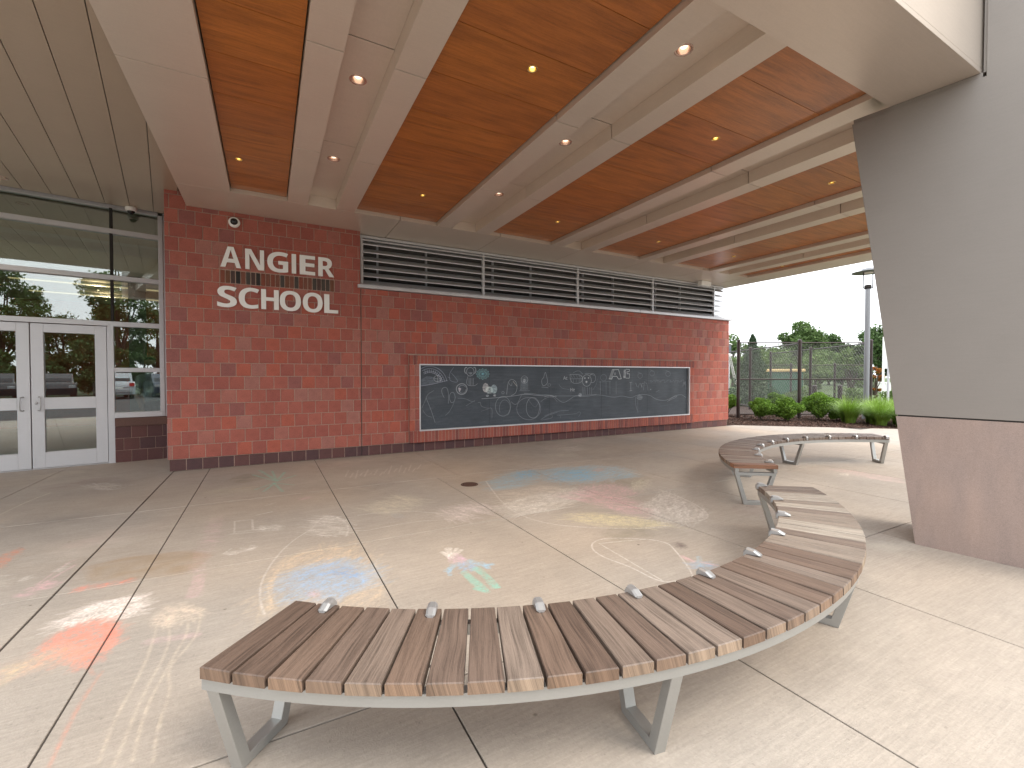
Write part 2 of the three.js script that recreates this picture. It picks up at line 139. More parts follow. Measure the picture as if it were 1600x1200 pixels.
const BOARD = [["l","#c9cde2",0.014,0.8,[[0.024,0.066],[0.073,0.042],[0.125,0.026],[0.178,0.018],[0.233,0.019],[0.287,0.029],[0.339,0.047],[0.387,0.073],[0.431,0.107],[0.47,0.148],[0.501,0.194],[0.525,0.245],[0.541,0.299]]],["l","#c9cde2",0.014,0.8,[[0.047,0.106],[0.089,0.085],[0.134,0.071],[0.18,0.065],[0.228,0.066],[0.274,0.074],[0.32,0.09],[0.362,0.113],[0.4,0.142],[0.433,0.177],[0.46,0.217],[0.481,0.262],[0.495,0.308]]],["l","#c9cde2",0.014,0.8,[[0.069,0.145],[0.105,0.128],[0.143,0.116],[0.183,0.111],[0.223,0.112],[0.262,0.119],[0.301,0.133],[0.336,0.152],[0.369,0.177],[0.397,0.207],[0.42,0.241],[0.437,0.278],[0.449,0.318]]],["l","#c9cde2",0.014,0.8,[[0.082,0.169],[0.114,0.154],[0.149,0.143],[0.184,0.139],[0.22,0.139],[0.255,0.146],[0.289,0.158],[0.321,0.176],[0.35,0.198],[0.375,0.224],[0.395,0.255],[0.411,0.288],[0.421,0.323]]],["l","#c9cde2",0.012,0.75,[[0.116,0.154],[0.097,0.097]]],["l","#c9cde2",0.012,0.75,[[0.151,0.145],[0.141,0.084]]],["l","#c9cde2",0.012,0.75,[[0.188,0.141],[0.186,0.079]]],["l","#c9cde2",0.012,0.75,[[0.224,0.142],[0.232,0.081]]],["l","#c9cde2",0.012,0.75,[[0.261,0.149],[0.277,0.09]]],["l","#c9cde2",0.012,0.75,[[0.295,0.162],[0.32,0.105]]],["l","#c9cde2",0.012,0.75,[[0.327,0.18],[0.361,0.128]]],["l","#c9cde2",0.012,0.75,[[0.357,0.202],[0.397,0.157]]],["l","#c9cde2",0.012,0.75,[[0.382,0.229],[0.429,0.191]]],["l","#c9cde2",0.012,0.75,[[0.402,0.259],[0.455,0.229]]],["l","#c9cde2",0.012,0.75,[[0.418,0.293],[0.474,0.272]]],["b","#aab2c6",240,0.45,[[0.023,0.394],[0.023,0.272],[0.15,0.202],[0.278,0.229],[0.436,0.301],[0.259,0.362]]],["l","#c9cde2",0.014,0.7,[[0.023,0.394],[0.259,0.362],[0.436,0.319],[0.549,0.293]]],["l","#d8dce0",0.012,0.8,[[0.43,0.256],[0.42,0.287],[0.391,0.31],[0.352,0.318],[0.313,0.309],[0.285,0.287],[0.274,0.255],[0.285,0.224],[0.313,0.202],[0.352,0.193],[0.391,0.202],[0.42,0.225],[0.43,0.256]]],["l","#d8dce0",0.01,0.8,[[0.282,0.247],[0.423,0.265]]],["l","#d8dce0",0.01,0.8,[[0.352,0.202],[0.352,0.318]]],["l","#c9cde2",0.012,0.6,[[0.684,0.04],[0.617,0.112],[0.588,0.203],[0.606,0.311],[0.79,0.334],[0.732,0.248],[0.636,0.148]]],["l","#c9cde2",0.012,0.5,[[0.559,0.221],[0.616,0.248]]],["l","#d8dce0",0.014,0.8,[[1.122,0.12],[1.11,0.164],[1.079,0.197],[1.037,0.209],[0.995,0.197],[0.965,0.164],[0.953,0.12],[0.965,0.076],[0.995,0.044],[1.037,0.031],[1.079,0.043],[1.11,0.075],[1.122,0.12]]],["l","#d8dce0",0.02,0.85,[[0.947,0.152],[0.938,0.149],[0.929,0.141],[0.922,0.129],[0.918,0.113],[0.916,0.095],[0.917,0.078],[0.921,0.061],[0.927,0.048],[0.936,0.039],[0.945,0.034],[0.955,0.035],[0.964,0.042]]],["l","#d8dce0",0.02,0.85,[[1.112,0.041],[1.121,0.034],[1.131,0.033],[1.14,0.037],[1.149,0.046],[1.155,0.06],[1.159,0.076],[1.16,0.094],[1.158,0.112],[1.153,0.128],[1.146,0.14],[1.137,0.148],[1.128,0.151]]],["b","#d8dce0",30,0.6,[[0.977,0.129],[1.097,0.129],[1.047,0.194]]],["l","#d8dce0",0.012,0.8,[[0.987,0.212],[0.951,0.313],[0.967,0.396],[1.127,0.407],[1.198,0.362]]],["l","#d8dce0",0.012,0.75,[[1.007,0.249],[1.01,0.391]]],["l","#d8dce0",0.012,0.75,[[1.037,0.249],[1.04,0.392]]],["l","#d8dce0",0.012,0.75,[[1.071,0.249],[1.075,0.392]]],["l","#d8dce0",0.012,0.75,[[1.103,0.25],[1.107,0.392]]],["l","#7cc4cc",0.014,0.8,[[1.311,0.166],[1.467,0.166]]],["l","#8fd0c4",0.01,0.7,[[1.456,0.166],[1.445,0.187],[1.419,0.196],[1.392,0.187],[1.381,0.166],[1.392,0.145],[1.419,0.136],[1.445,0.144],[1.456,0.166]]],["l","#7cc4cc",0.014,0.8,[[1.311,0.166],[1.446,0.224]]],["l","#8fd0c4",0.01,0.7,[[1.442,0.205],[1.431,0.227],[1.404,0.236],[1.378,0.227],[1.367,0.205],[1.378,0.184],[1.404,0.175],[1.431,0.184],[1.442,0.205]]],["l","#7cc4cc",0.014,0.8,[[1.311,0.166],[1.388,0.267]]],["l","#8fd0c4",0.01,0.7,[[1.402,0.234],[1.391,0.256],[1.365,0.264],[1.338,0.255],[1.327,0.234],[1.338,0.213],[1.365,0.204],[1.391,0.213],[1.402,0.234]]],["l","#7cc4cc",0.014,0.8,[[1.311,0.166],[1.311,0.282]]],["l","#8fd0c4",0.01,0.7,[[1.348,0.245],[1.337,0.266],[1.311,0.275],[1.285,0.266],[1.274,0.245],[1.285,0.223],[1.311,0.215],[1.337,0.223],[1.348,0.245]]],["l","#7cc4cc",0.014,0.8,[[1.311,0.166],[1.234,0.266]]],["l","#8fd0c4",0.01,0.7,[[1.294,0.234],[1.284,0.255],[1.257,0.264],[1.231,0.255],[1.221,0.234],[1.232,0.213],[1.258,0.204],[1.284,0.213],[1.294,0.234]]],["l","#7cc4cc",0.014,0.8,[[1.311,0.166],[1.178,0.224]]],["l","#8fd0c4",0.01,0.7,[[1.255,0.205],[1.245,0.226],[1.219,0.235],[1.193,0.226],[1.182,0.205],[1.193,0.184],[1.219,0.175],[1.245,0.184],[1.255,0.205]]],["l","#7cc4cc",0.014,0.8,[[1.311,0.166],[1.158,0.166]]],["l","#8fd0c4",0.01,0.7,[[1.241,0.166],[1.23,0.187],[1.205,0.196],[1.179,0.187],[1.168,0.166],[1.179,0.145],[1.205,0.136],[1.231,0.145],[1.241,0.166]]],["l","#7cc4cc",0.014,0.8,[[1.311,0.166],[1.178,0.108]]],["l","#8fd0c4",0.01,0.7,[[1.256,0.127],[1.245,0.148],[1.219,0.157],[1.193,0.148],[1.182,0.127],[1.193,0.106],[1.219,0.097],[1.245,0.106],[1.256,0.127]]],["l","#7cc4cc",0.014,0.8,[[1.311,0.166],[1.234,0.066]]],["l","#8fd0c4",0.01,0.7,[[1.295,0.098],[1.284,0.119],[1.258,0.128],[1.232,0.119],[1.221,0.098],[1.232,0.077],[1.258,0.068],[1.284,0.077],[1.295,0.098]]],["l","#7cc4cc",0.014,0.8,[[1.311,0.166],[1.311,0.05]]],["l","#8fd0c4",0.01,0.7,[[1.348,0.087],[1.337,0.108],[1.311,0.117],[1.285,0.109],[1.274,0.087],[1.285,0.066],[1.311,0.057],[1.338,0.066],[1.348,0.087]]],["l","#7cc4cc",0.014,0.8,[[1.311,0.166],[1.389,0.065]]],["l","#8fd0c4",0.01,0.7,[[1.402,0.097],[1.391,0.119],[1.365,0.128],[1.339,0.119],[1.328,0.098],[1.339,0.076],[1.365,0.068],[1.391,0.076],[1.402,0.097]]],["l","#7cc4cc",0.014,0.8,[[1.311,0.166],[1.446,0.107]]],["l","#8fd0c4",0.01,0.7,[[1.442,0.126],[1.431,0.148],[1.404,0.156],[1.378,0.148],[1.367,0.126],[1.378,0.105],[1.404,0.096],[1.431,0.105],[1.442,0.126]]],["l","#d8dce0",0.02,0.8,[[0.97,0.466],[0.954,0.521],[0.911,0.561],[0.852,0.574],[0.793,0.559],[0.75,0.518],[0.735,0.463],[0.751,0.408],[0.793,0.369],[0.852,0.355],[0.911,0.37],[0.955,0.411],[0.97,0.466]]],["l","#d8dce0",0.012,0.7,[[0.947,0.47],[0.937,0.508],[0.911,0.537],[0.874,0.55],[0.835,0.545],[0.803,0.523],[0.784,0.488],[0.783,0.449],[0.801,0.415],[0.832,0.392],[0.871,0.386],[0.908,0.399],[0.936,0.428]]],["b","#e6d8de",70,0.9,[[0.78,0.449],[0.809,0.437],[0.84,0.459],[0.809,0.522]]],["b","#ece6e2",170,0.95,[[1.448,0.445],[1.438,0.494],[1.412,0.53],[1.377,0.542],[1.341,0.528],[1.316,0.492],[1.306,0.443],[1.316,0.395],[1.342,0.359],[1.377,0.346],[1.412,0.36],[1.438,0.396],[1.448,0.445]]],["b","#d4e2de",190,0.9,[[1.548,0.498],[1.536,0.536],[1.504,0.563],[1.46,0.572],[1.416,0.561],[1.384,0.533],[1.372,0.495],[1.384,0.458],[1.416,0.43],[1.46,0.421],[1.504,0.432],[1.536,0.46],[1.548,0.498]]],["b","#c2d8da",190,0.95,[[1.642,0.48],[1.631,0.528],[1.603,0.562],[1.565,0.574],[1.527,0.561],[1.499,0.525],[1.489,0.478],[1.5,0.431],[1.527,0.396],[1.565,0.384],[1.604,0.397],[1.631,0.432],[1.642,0.48]]],["b","#d8dce0",30,0.8,[[1.456,0.61],[1.451,0.621],[1.437,0.629],[1.418,0.632],[1.399,0.628],[1.386,0.62],[1.381,0.608],[1.386,0.597],[1.399,0.589],[1.418,0.586],[1.437,0.59],[1.451,0.598],[1.456,0.61]]],["b","#d8dce0",30,0.8,[[1.62,0.608],[1.615,0.619],[1.601,0.627],[1.582,0.63],[1.563,0.626],[1.549,0.618],[1.544,0.606],[1.549,0.595],[1.563,0.587],[1.582,0.584],[1.601,0.587],[1.615,0.596],[1.62,0.608]]],["l","#d8dce0",0.014,0.7,[[1.29,0.668],[1.54,0.663],[1.753,0.645],[2.082,0.624],[2.308,0.589],[2.656,0.636],[3.114,0.657]]],["l","#d8dce0",0.012,0.6,[[2.285,0.575],[2.492,0.583],[2.703,0.627],[2.895,0.615],[3.041,0.665]]],["l","#d8dce0",0.014,0.75,[[1.862,0.59],[1.879,0.416],[1.916,0.301],[1.994,0.272],[2.082,0.321],[2.122,0.439],[2.082,0.575],[1.971,0.621]]],["l","#e8e2d0",0.02,0.8,[[2.016,0.321],[2.105,0.419]]],["l","#d8dce0",0.012,0.7,[[1.916,0.359],[1.971,0.437],[1.993,0.35]]],["l","#d8dce0",0.012,0.6,[[1.805,0.554],[1.801,0.567],[1.79,0.577],[1.775,0.58],[1.76,0.576],[1.749,0.566],[1.745,0.553],[1.749,0.539],[1.76,0.53],[1.775,0.527],[1.79,0.53],[1.801,0.54],[1.805,0.554]]],["b","#d8dce0",60,0.4,[[2.206,0.244],[2.376,0.224],[2.388,0.502],[2.183,0.518]]],["l","#d8dce0",0.012,0.6,[[2.379,0.284],[2.367,0.325],[2.335,0.355],[2.292,0.366],[2.249,0.355],[2.217,0.324],[2.206,0.283],[2.217,0.242],[2.249,0.212],[2.292,0.201],[2.335,0.212],[2.367,0.242],[2.379,0.284]]],["b","#d8dce0",30,0.7,[[2.328,0.313],[2.323,0.335],[2.31,0.351],[2.292,0.356],[2.274,0.35],[2.26,0.334],[2.255,0.313],[2.26,0.291],[2.274,0.275],[2.292,0.269],[2.31,0.275],[2.323,0.291],[2.328,0.313]]],["l","#d8dce0",0.012,0.5,[[2.161,0.522],[2.422,0.522]]],["l","#d8dce0",0.014,0.7,[[2.786,0.225],[2.817,0.084],[2.858,0.225],[2.894,0.367],[2.751,0.447],[2.715,0.295],[2.786,0.235]]],["l","#d8dce0",0.012,0.6,[[2.962,0.405],[2.957,0.419],[2.943,0.429],[2.923,0.433],[2.904,0.429],[2.89,0.418],[2.885,0.404],[2.89,0.39],[2.904,0.379],[2.923,0.376],[2.943,0.38],[2.957,0.39],[2.962,0.405]]],["l","#d8dce0",0.012,0.6,[[2.727,0.447],[2.894,0.465]]],["l","#d8dce0",0.012,0.55,[[0.039,0.815],[0.112,0.659],[0.149,0.554],[0.277,0.486]]],["l","#d8dce0",0.012,0.6,[[0.121,0.624],[0.211,0.821],[0.302,1.109]]],["l","#d8dce0",0.01,0.4,[[0.057,0.851],[0.111,0.959],[0.238,1.0]]],["l","#d8dce0",0.012,0.6,[[0.482,0.624],[0.426,0.524],[0.445,0.435],[0.539,0.418],[0.577,0.527],[0.572,0.744]]],["l","#d8dce0",0.012,0.6,[[0.715,0.63],[0.707,0.682],[0.684,0.72],[0.653,0.733],[0.622,0.718],[0.6,0.679],[0.592,0.627],[0.6,0.575],[0.623,0.537],[0.654,0.523],[0.684,0.538],[0.707,0.577],[0.715,0.63]]],["l","#d8dce0",0.012,0.45,[[0.691,0.729],[0.614,0.89],[0.509,0.976]]],["l","#d8dce0",0.012,0.6,[[1.207,0.744],[1.269,0.727],[1.258,0.821],[1.434,0.874],[1.529,0.849],[1.518,1.076]]],["l","#d8dce0",0.012,0.4,[[0.769,0.649],[0.926,0.644],[1.086,0.741],[1.167,0.687],[0.946,0.801]]],["l","#d8dce0",0.01,0.4,[[1.268,0.924],[1.434,0.883]]],["l","#d8dce0",0.014,0.55,[[1.96,0.844],[1.935,0.95],[1.867,1.025],[1.774,1.05],[1.683,1.017],[1.616,0.938],[1.592,0.832],[1.617,0.728],[1.683,0.653],[1.775,0.626],[1.867,0.657],[1.935,0.737],[1.96,0.844]]],["l","#d8dce0",0.012,0.45,[[1.705,0.96],[1.689,0.896],[1.693,0.829],[1.715,0.769],[1.753,0.726],[1.801,0.706],[1.852,0.711],[1.898,0.743],[1.931,0.795],[1.948,0.86],[1.945,0.928],[1.922,0.988],[1.883,1.031]]],["l","#d8dce0",0.014,0.6,[[2.68,0.898],[2.656,1.013],[2.591,1.095],[2.504,1.122],[2.417,1.087],[2.354,1.001],[2.331,0.886],[2.354,0.773],[2.417,0.691],[2.504,0.663],[2.591,0.696],[2.656,0.782],[2.68,0.898]]],["l","#d8dce0",0.012,0.5,[[2.556,0.698],[2.672,0.793],[2.715,0.92],[2.673,1.044],[2.556,1.131],[2.4,1.157],[2.245,1.116],[2.134,1.021],[2.093,0.898],[2.134,0.777],[2.245,0.69],[2.399,0.66],[2.556,0.698]]],["l","#d8dce0",0.01,0.4,[[2.376,0.68],[2.539,0.943],[2.656,0.767]]],["l","#d8dce0",0.012,0.5,[[1.971,0.747],[2.082,0.868],[2.217,0.617]]],["l","#d8dce0",0.012,0.5,[[2.703,0.768],[2.823,0.681],[3.041,0.665],[3.139,0.781]]],["l","#d8dce0",0.012,0.5,[[2.704,1.161],[2.847,1.077],[3.14,1.017]]],["l","#d8dce0",0.012,0.4,[[2.727,1.173],[3.017,1.146],[3.005,1.084]]],["l","#d8dce0",0.012,0.6,[[2.801,0.665],[2.952,0.615],[3.079,0.671],[3.287,0.827],[3.472,0.746],[3.632,0.651],[3.906,0.69],[4.301,0.636],[4.771,0.734],[5.044,0.682],[5.324,0.759],[5.578,0.658],[5.971,0.69],[6.173,0.817],[6.551,0.852],[6.832,0.733],[7.12,0.694],[7.287,0.795]]],["l","#d8dce0",0.012,0.5,[[3.079,0.65],[3.579,0.665],[4.244,0.642]]],["l","#d8dce0",0.012,0.5,[[6.586,0.878],[6.761,0.757],[7.012,0.737],[6.621,0.854]]],["b","#d8dce0",60,0.6,[[5.715,0.745],[5.701,0.778],[5.663,0.802],[5.611,0.809],[5.56,0.799],[5.522,0.774],[5.508,0.74],[5.522,0.707],[5.559,0.683],[5.61,0.675],[5.662,0.685],[5.7,0.711],[5.715,0.745]]],["b","#d8dce0",40,0.7,[[3.818,0.644],[3.811,0.666],[3.793,0.682],[3.769,0.687],[3.744,0.681],[3.726,0.664],[3.719,0.642],[3.726,0.62],[3.744,0.604],[3.768,0.599],[3.793,0.605],[3.811,0.622],[3.818,0.644]]],["l","#d8dce0",0.012,0.7,[[3.484,0.169],[3.476,0.386],[3.836,0.368],[3.844,0.179],[3.484,0.169]]],["l","#d8dce0",0.012,0.6,[[3.476,0.271],[3.844,0.268]]],["l","#d8dce0",0.012,0.6,[[3.577,0.136],[3.712,0.058],[3.849,0.168]]],["l","#d8dce0",0.01,0.6,[[3.511,0.284],[3.511,0.354]]],["l","#d8dce0",0.01,0.5,[[3.51,0.19],[3.548,0.245]]],["l","#d8dce0",0.01,0.6,[[3.578,0.284],[3.578,0.354]]],["l","#d8dce0",0.01,0.5,[[3.577,0.19],[3.615,0.245]]],["l","#d8dce0",0.01,0.6,[[3.658,0.285],[3.659,0.355]]],["l","#d8dce0",0.01,0.5,[[3.658,0.19],[3.696,0.245]]],["l","#d8dce0",0.01,0.6,[[3.74,0.285],[3.74,0.356]]],["l","#d8dce0",0.01,0.5,[[3.74,0.19],[3.778,0.246]]],["l","#d8dce0",0.01,0.6,[[3.795,0.285],[3.795,0.356]]],["l","#d8dce0",0.01,0.5,[[3.794,0.19],[3.833,0.246]]],["l","#d8dce0",0.014,0.8,[[4.095,0.314],[4.077,0.383],[4.028,0.433],[3.961,0.451],[3.894,0.432],[3.846,0.381],[3.828,0.312],[3.845,0.244],[3.894,0.193],[3.96,0.175],[4.027,0.193],[4.077,0.244],[4.095,0.314]]],["l","#d8dce0",0.012,0.7,[[4.051,0.204],[4.074,0.172],[4.105,0.154],[4.14,0.151],[4.174,0.165],[4.201,0.192],[4.216,0.23],[4.219,0.272],[4.208,0.312],[4.184,0.344],[4.153,0.362],[4.117,0.365],[4.084,0.351]]],["l","#d8dce0",0.012,0.6,[[3.905,0.157],[4.044,0.146],[4.185,0.202]]],["b","#eef0f0",14,0.9,[[3.927,0.257],[3.924,0.266],[3.916,0.273],[3.905,0.275],[3.894,0.272],[3.886,0.266],[3.883,0.257],[3.886,0.248],[3.894,0.242],[3.905,0.239],[3.916,0.242],[3.924,0.248],[3.927,0.257]]],["b","#eef0f0",14,0.9,[[4.033,0.253],[4.03,0.262],[4.022,0.269],[4.011,0.271],[4.0,0.268],[3.991,0.262],[3.988,0.253],[3.991,0.244],[3.999,0.238],[4.011,0.235],[4.022,0.238],[4.03,0.244],[4.033,0.253]]],["b","#f2f4f4",20,0.9,[[3.98,0.346],[3.977,0.36],[3.966,0.37],[3.953,0.373],[3.939,0.369],[3.928,0.359],[3.925,0.346],[3.928,0.333],[3.938,0.323],[3.952,0.32],[3.966,0.323],[3.977,0.333],[3.98,0.346]]],["l","#d8dce0",0.012,0.6,[[3.85,0.467],[3.856,0.634]]],["l","#d8dce0",0.012,0.6,[[3.906,0.468],[3.912,0.635]]],["l","#d8dce0",0.012,0.6,[[3.975,0.469],[3.981,0.636]]],["l","#d8dce0",0.012,0.6,[[4.045,0.47],[4.051,0.638]]],["l","#d8dce0",0.012,0.6,[[4.101,0.471],[4.108,0.639]]],["l","#d8dce0",0.012,0.5,[[4.13,0.538],[4.243,0.427],[4.271,0.27]]],["l","#d8dce0",0.01,0.4,[[3.182,0.394],[3.234,0.481],[3.471,0.517]]],["l","#d8dce0",0.012,0.5,[[4.358,0.338],[4.365,0.638]]],["l","#d8dce0",0.012,0.5,[[4.532,0.339],[4.54,0.641]]],["l","#d8dce0",0.012,0.5,[[4.65,0.34],[4.658,0.644]]],["l","#d8dce0",0.012,0.5,[[4.845,0.341],[4.852,0.648]]],["l","#d8dce0",0.012,0.45,[[4.552,0.248],[4.54,0.289],[4.506,0.319],[4.459,0.33],[4.413,0.318],[4.379,0.288],[4.366,0.247],[4.378,0.207],[4.412,0.177],[4.458,0.166],[4.505,0.177],[4.54,0.207],[4.552,0.248]]],["l","#d8dce0",0.01,0.4,[[4.329,0.349],[4.68,0.34]]],["l","#e8eaea",0.016,0.9,[[4.626,0.276],[4.723,0.06]]],["l","#e8eaea",0.016,0.9,[[4.656,0.276],[4.753,0.059]]],["l","#e8eaea",0.016,0.9,[[4.686,0.276],[4.783,0.059]]],["p","#e8eaea",0.016,0.9,[[4.723,0.06],[4.919,0.052],[5.011,0.277],[4.92,0.284],[4.865,0.214],[4.745,0.214],[4.709,0.283],[4.626,0.276]]],["l","#e8eaea",0.012,0.8,[[4.784,0.168],[4.804,0.11],[4.844,0.175],[4.784,0.168]]],["b","#eceeee",60,0.95,[[5.087,0.051],[5.158,0.043],[5.153,0.261],[5.073,0.261]]],["p","#e8eaea",0.014,0.9,[[5.158,0.043],[5.273,0.049],[5.264,0.097],[5.189,0.104],[5.196,0.156],[5.274,0.156],[5.265,0.262],[5.153,0.261]]],["l","#d8dce0",0.014,0.7,[[5.316,0.368],[5.317,0.569]]],["l","#d8dce0",0.012,0.6,[[5.275,0.368],[5.36,0.364]]],["l","#d8dce0",0.012,0.6,[[5.276,0.571],[5.361,0.563]]],["l","#d8dce0",0.014,0.6,[[5.48,0.382],[5.526,0.477]]],["l","#d8dce0",0.014,0.6,[[5.561,0.49],[5.605,0.395]]],["l","#d8dce0",0.014,0.6,[[5.641,0.395],[5.687,0.491]]],["l","#d8dce0",0.012,0.6,[[5.69,0.492],[5.673,0.383],[5.738,0.401]]],["l","#d8dce0",0.012,0.6,[[5.77,0.348],[5.739,0.564]]],["l","#d8dce0",0.012,0.5,[[5.803,0.372],[5.869,0.397],[5.887,0.567]]],["b","#d8dce0",10,0.6,[[6.006,0.549],[6.004,0.557],[5.996,0.562],[5.986,0.564],[5.976,0.561],[5.969,0.556],[5.966,0.549],[5.969,0.541],[5.976,0.536],[5.986,0.534],[5.996,0.536],[6.003,0.542],[6.006,0.549]]],["l","#d8dce0",0.011,0.4,[[5.968,0.374],[5.994,0.289],[6.015,0.386]]],["l","#d8dce0",0.011,0.4,[[6.025,0.345],[6.051,0.347],[6.072,0.362]]],["l","#d8dce0",0.011,0.4,[[6.081,0.316],[6.108,0.328],[6.128,0.338]]],["l","#d8dce0",0.011,0.4,[[6.139,0.375],[6.165,0.309],[6.186,0.314]]],["l","#d8dce0",0.011,0.4,[[6.196,0.346],[6.223,0.29],[6.244,0.388]]],["l","#d8dce0",0.011,0.4,[[6.253,0.317],[6.281,0.349],[6.301,0.364]]],["l","#d8dce0",0.011,0.4,[[6.312,0.376],[6.339,0.33],[6.359,0.34]]],["l","#d8dce0",0.011,0.4,[[6.37,0.347],[6.397,0.31],[6.418,0.315]]],["l","#d8dce0",0.011,0.4,[[6.428,0.318],[6.456,0.291],[6.477,0.39]]],["l","#d8dce0",0.011,0.4,[[6.487,0.378],[6.515,0.351],[6.536,0.366]]],["l","#d8dce0",0.011,0.4,[[6.546,0.348],[6.574,0.331],[6.595,0.341]]],["l","#d8dce0",0.011,0.4,[[6.605,0.319],[6.633,0.311],[6.654,0.317]]],["l","#d8dce0",0.011,0.4,[[6.666,0.379],[6.693,0.292],[6.715,0.392]]],["l","#d8dce0",0.011,0.4,[[6.725,0.35],[6.754,0.352],[6.775,0.367]]],["l","#d8dce0",0.011,0.4,[[6.785,0.32],[6.814,0.333],[6.835,0.343]]],["l","#d8dce0",0.011,0.4,[[6.846,0.381],[6.874,0.313],[6.896,0.318]]],["l","#d8dce0",0.011,0.4,[[6.907,0.351],[6.935,0.293],[6.958,0.394]]],["l","#d8dce0",0.011,0.4,[[6.968,0.321],[6.997,0.354],[7.019,0.369]]],["l","#d8dce0",0.011,0.4,[[7.03,0.382],[7.058,0.334],[7.08,0.344]]],["l","#d8dce0",0.011,0.4,[[7.091,0.352],[7.12,0.314],[7.142,0.319]]],["l","#d8dce0",0.011,0.4,[[7.153,0.322],[7.182,0.294],[7.205,0.396]]],["l","#d8dce0",0.011,0.4,[[7.216,0.384],[7.245,0.356],[7.267,0.371]]],["l","#d8dce0",0.014,0.6,[[7.155,0.485],[7.19,0.332],[7.228,0.473],[7.248,0.32],[7.273,0.564]]],["l","#d8dce0",0.011,0.4,[[5.704,0.203],[5.694,0.237],[5.664,0.261],[5.624,0.27],[5.583,0.261],[5.554,0.236],[5.543,0.203],[5.553,0.17],[5.583,0.145],[5.623,0.136],[5.663,0.145],[5.693,0.17],[5.704,0.203]]],["l","#d8dce0",0.011,0.4,[[5.542,0.108],[5.655,0.155]]],["l","#d8dce0",0.011,0.4,[[6.117,0.142],[6.106,0.177],[6.075,0.202],[6.034,0.211],[5.992,0.202],[5.961,0.177],[5.95,0.143],[5.961,0.109],[5.991,0.084],[6.032,0.074],[6.074,0.083],[6.105,0.108],[6.117,0.142]]],["l","#d8dce0",0.011,0.4,[[5.949,0.046],[6.066,0.094]]],["l","#d8dce0",0.011,0.4,[[6.685,0.154],[6.673,0.189],[6.641,0.215],[6.598,0.224],[6.554,0.215],[6.522,0.189],[6.51,0.154],[6.521,0.119],[6.553,0.094],[6.596,0.084],[6.64,0.093],[6.673,0.119],[6.685,0.154]]],["l","#d8dce0",0.011,0.4,[[6.509,0.055],[6.631,0.104]]],["l","#d8dce0",0.012,0.6,[[5.483,0.727],[5.468,0.894],[5.533,1.063]]],["l","#d8dce0",0.012,0.5,[[5.547,0.8],[5.556,1.112]]],["l","#d8dce0",0.014,0.4,[[6.171,0.621],[6.29,0.573]]],["l","#d8dce0",0.012,0.4,[[2.801,1.087],[3.003,1.011],[3.261,0.988],[3.446,0.985]]],["l","#d8dce0",0.012,0.4,[[3.132,1.08],[3.661,1.081],[3.742,1.018],[3.797,1.064],[3.729,1.139]]],["l","#d8dce0",0.01,0.35,[[3.209,1.083],[3.235,1.149]]],["t","#d8dce0",0.11,0.65,"Ac",[3.299,0.298]],["t","#d8dce0",0.11,0.65,"He",[3.485,0.572]]];
// concrete: the same cast for all slabs; the near court carries chalk
const CX0 = -4.2, CX1 = 7.82, CZ0 = -9.97, CZ1 = 0.05;
function concrete(x, z) { // x, z in metres -> sRGB
  const X = x * 60, Z = z * 60;
  let v = 1 + 0.10 * (smp(N4, X * 0.9 + 40, Z * 0.9) - 0.5) + 0.07 * (smp(N8, X * 1.7, Z * 1.9) - 0.5) + 0.035 * (smp(N32, X * 2.1, Z * 2.3) - 0.5) + 0.04 * (smp(N128, X * 5.1, Z * 5.3) - 0.5) + 0.06 * (smp(N256, X * 7.7, Z * 7.3) - 0.5);
  const bro = 0.075 * (smp(N256, X * 0.35, Z * 6.1) - 0.5); v += bro;
  const w = (smp(N8, X * 1.1 + 90, Z * 1.2 + 33) - 0.5) * 6;
  if (smp(N256, X * 3.3 + 11, Z * 3.1 + 57) > 0.985) v -= 0.10;
  return [167 * v + w, 156.5 * v, 145 * v - w];
}
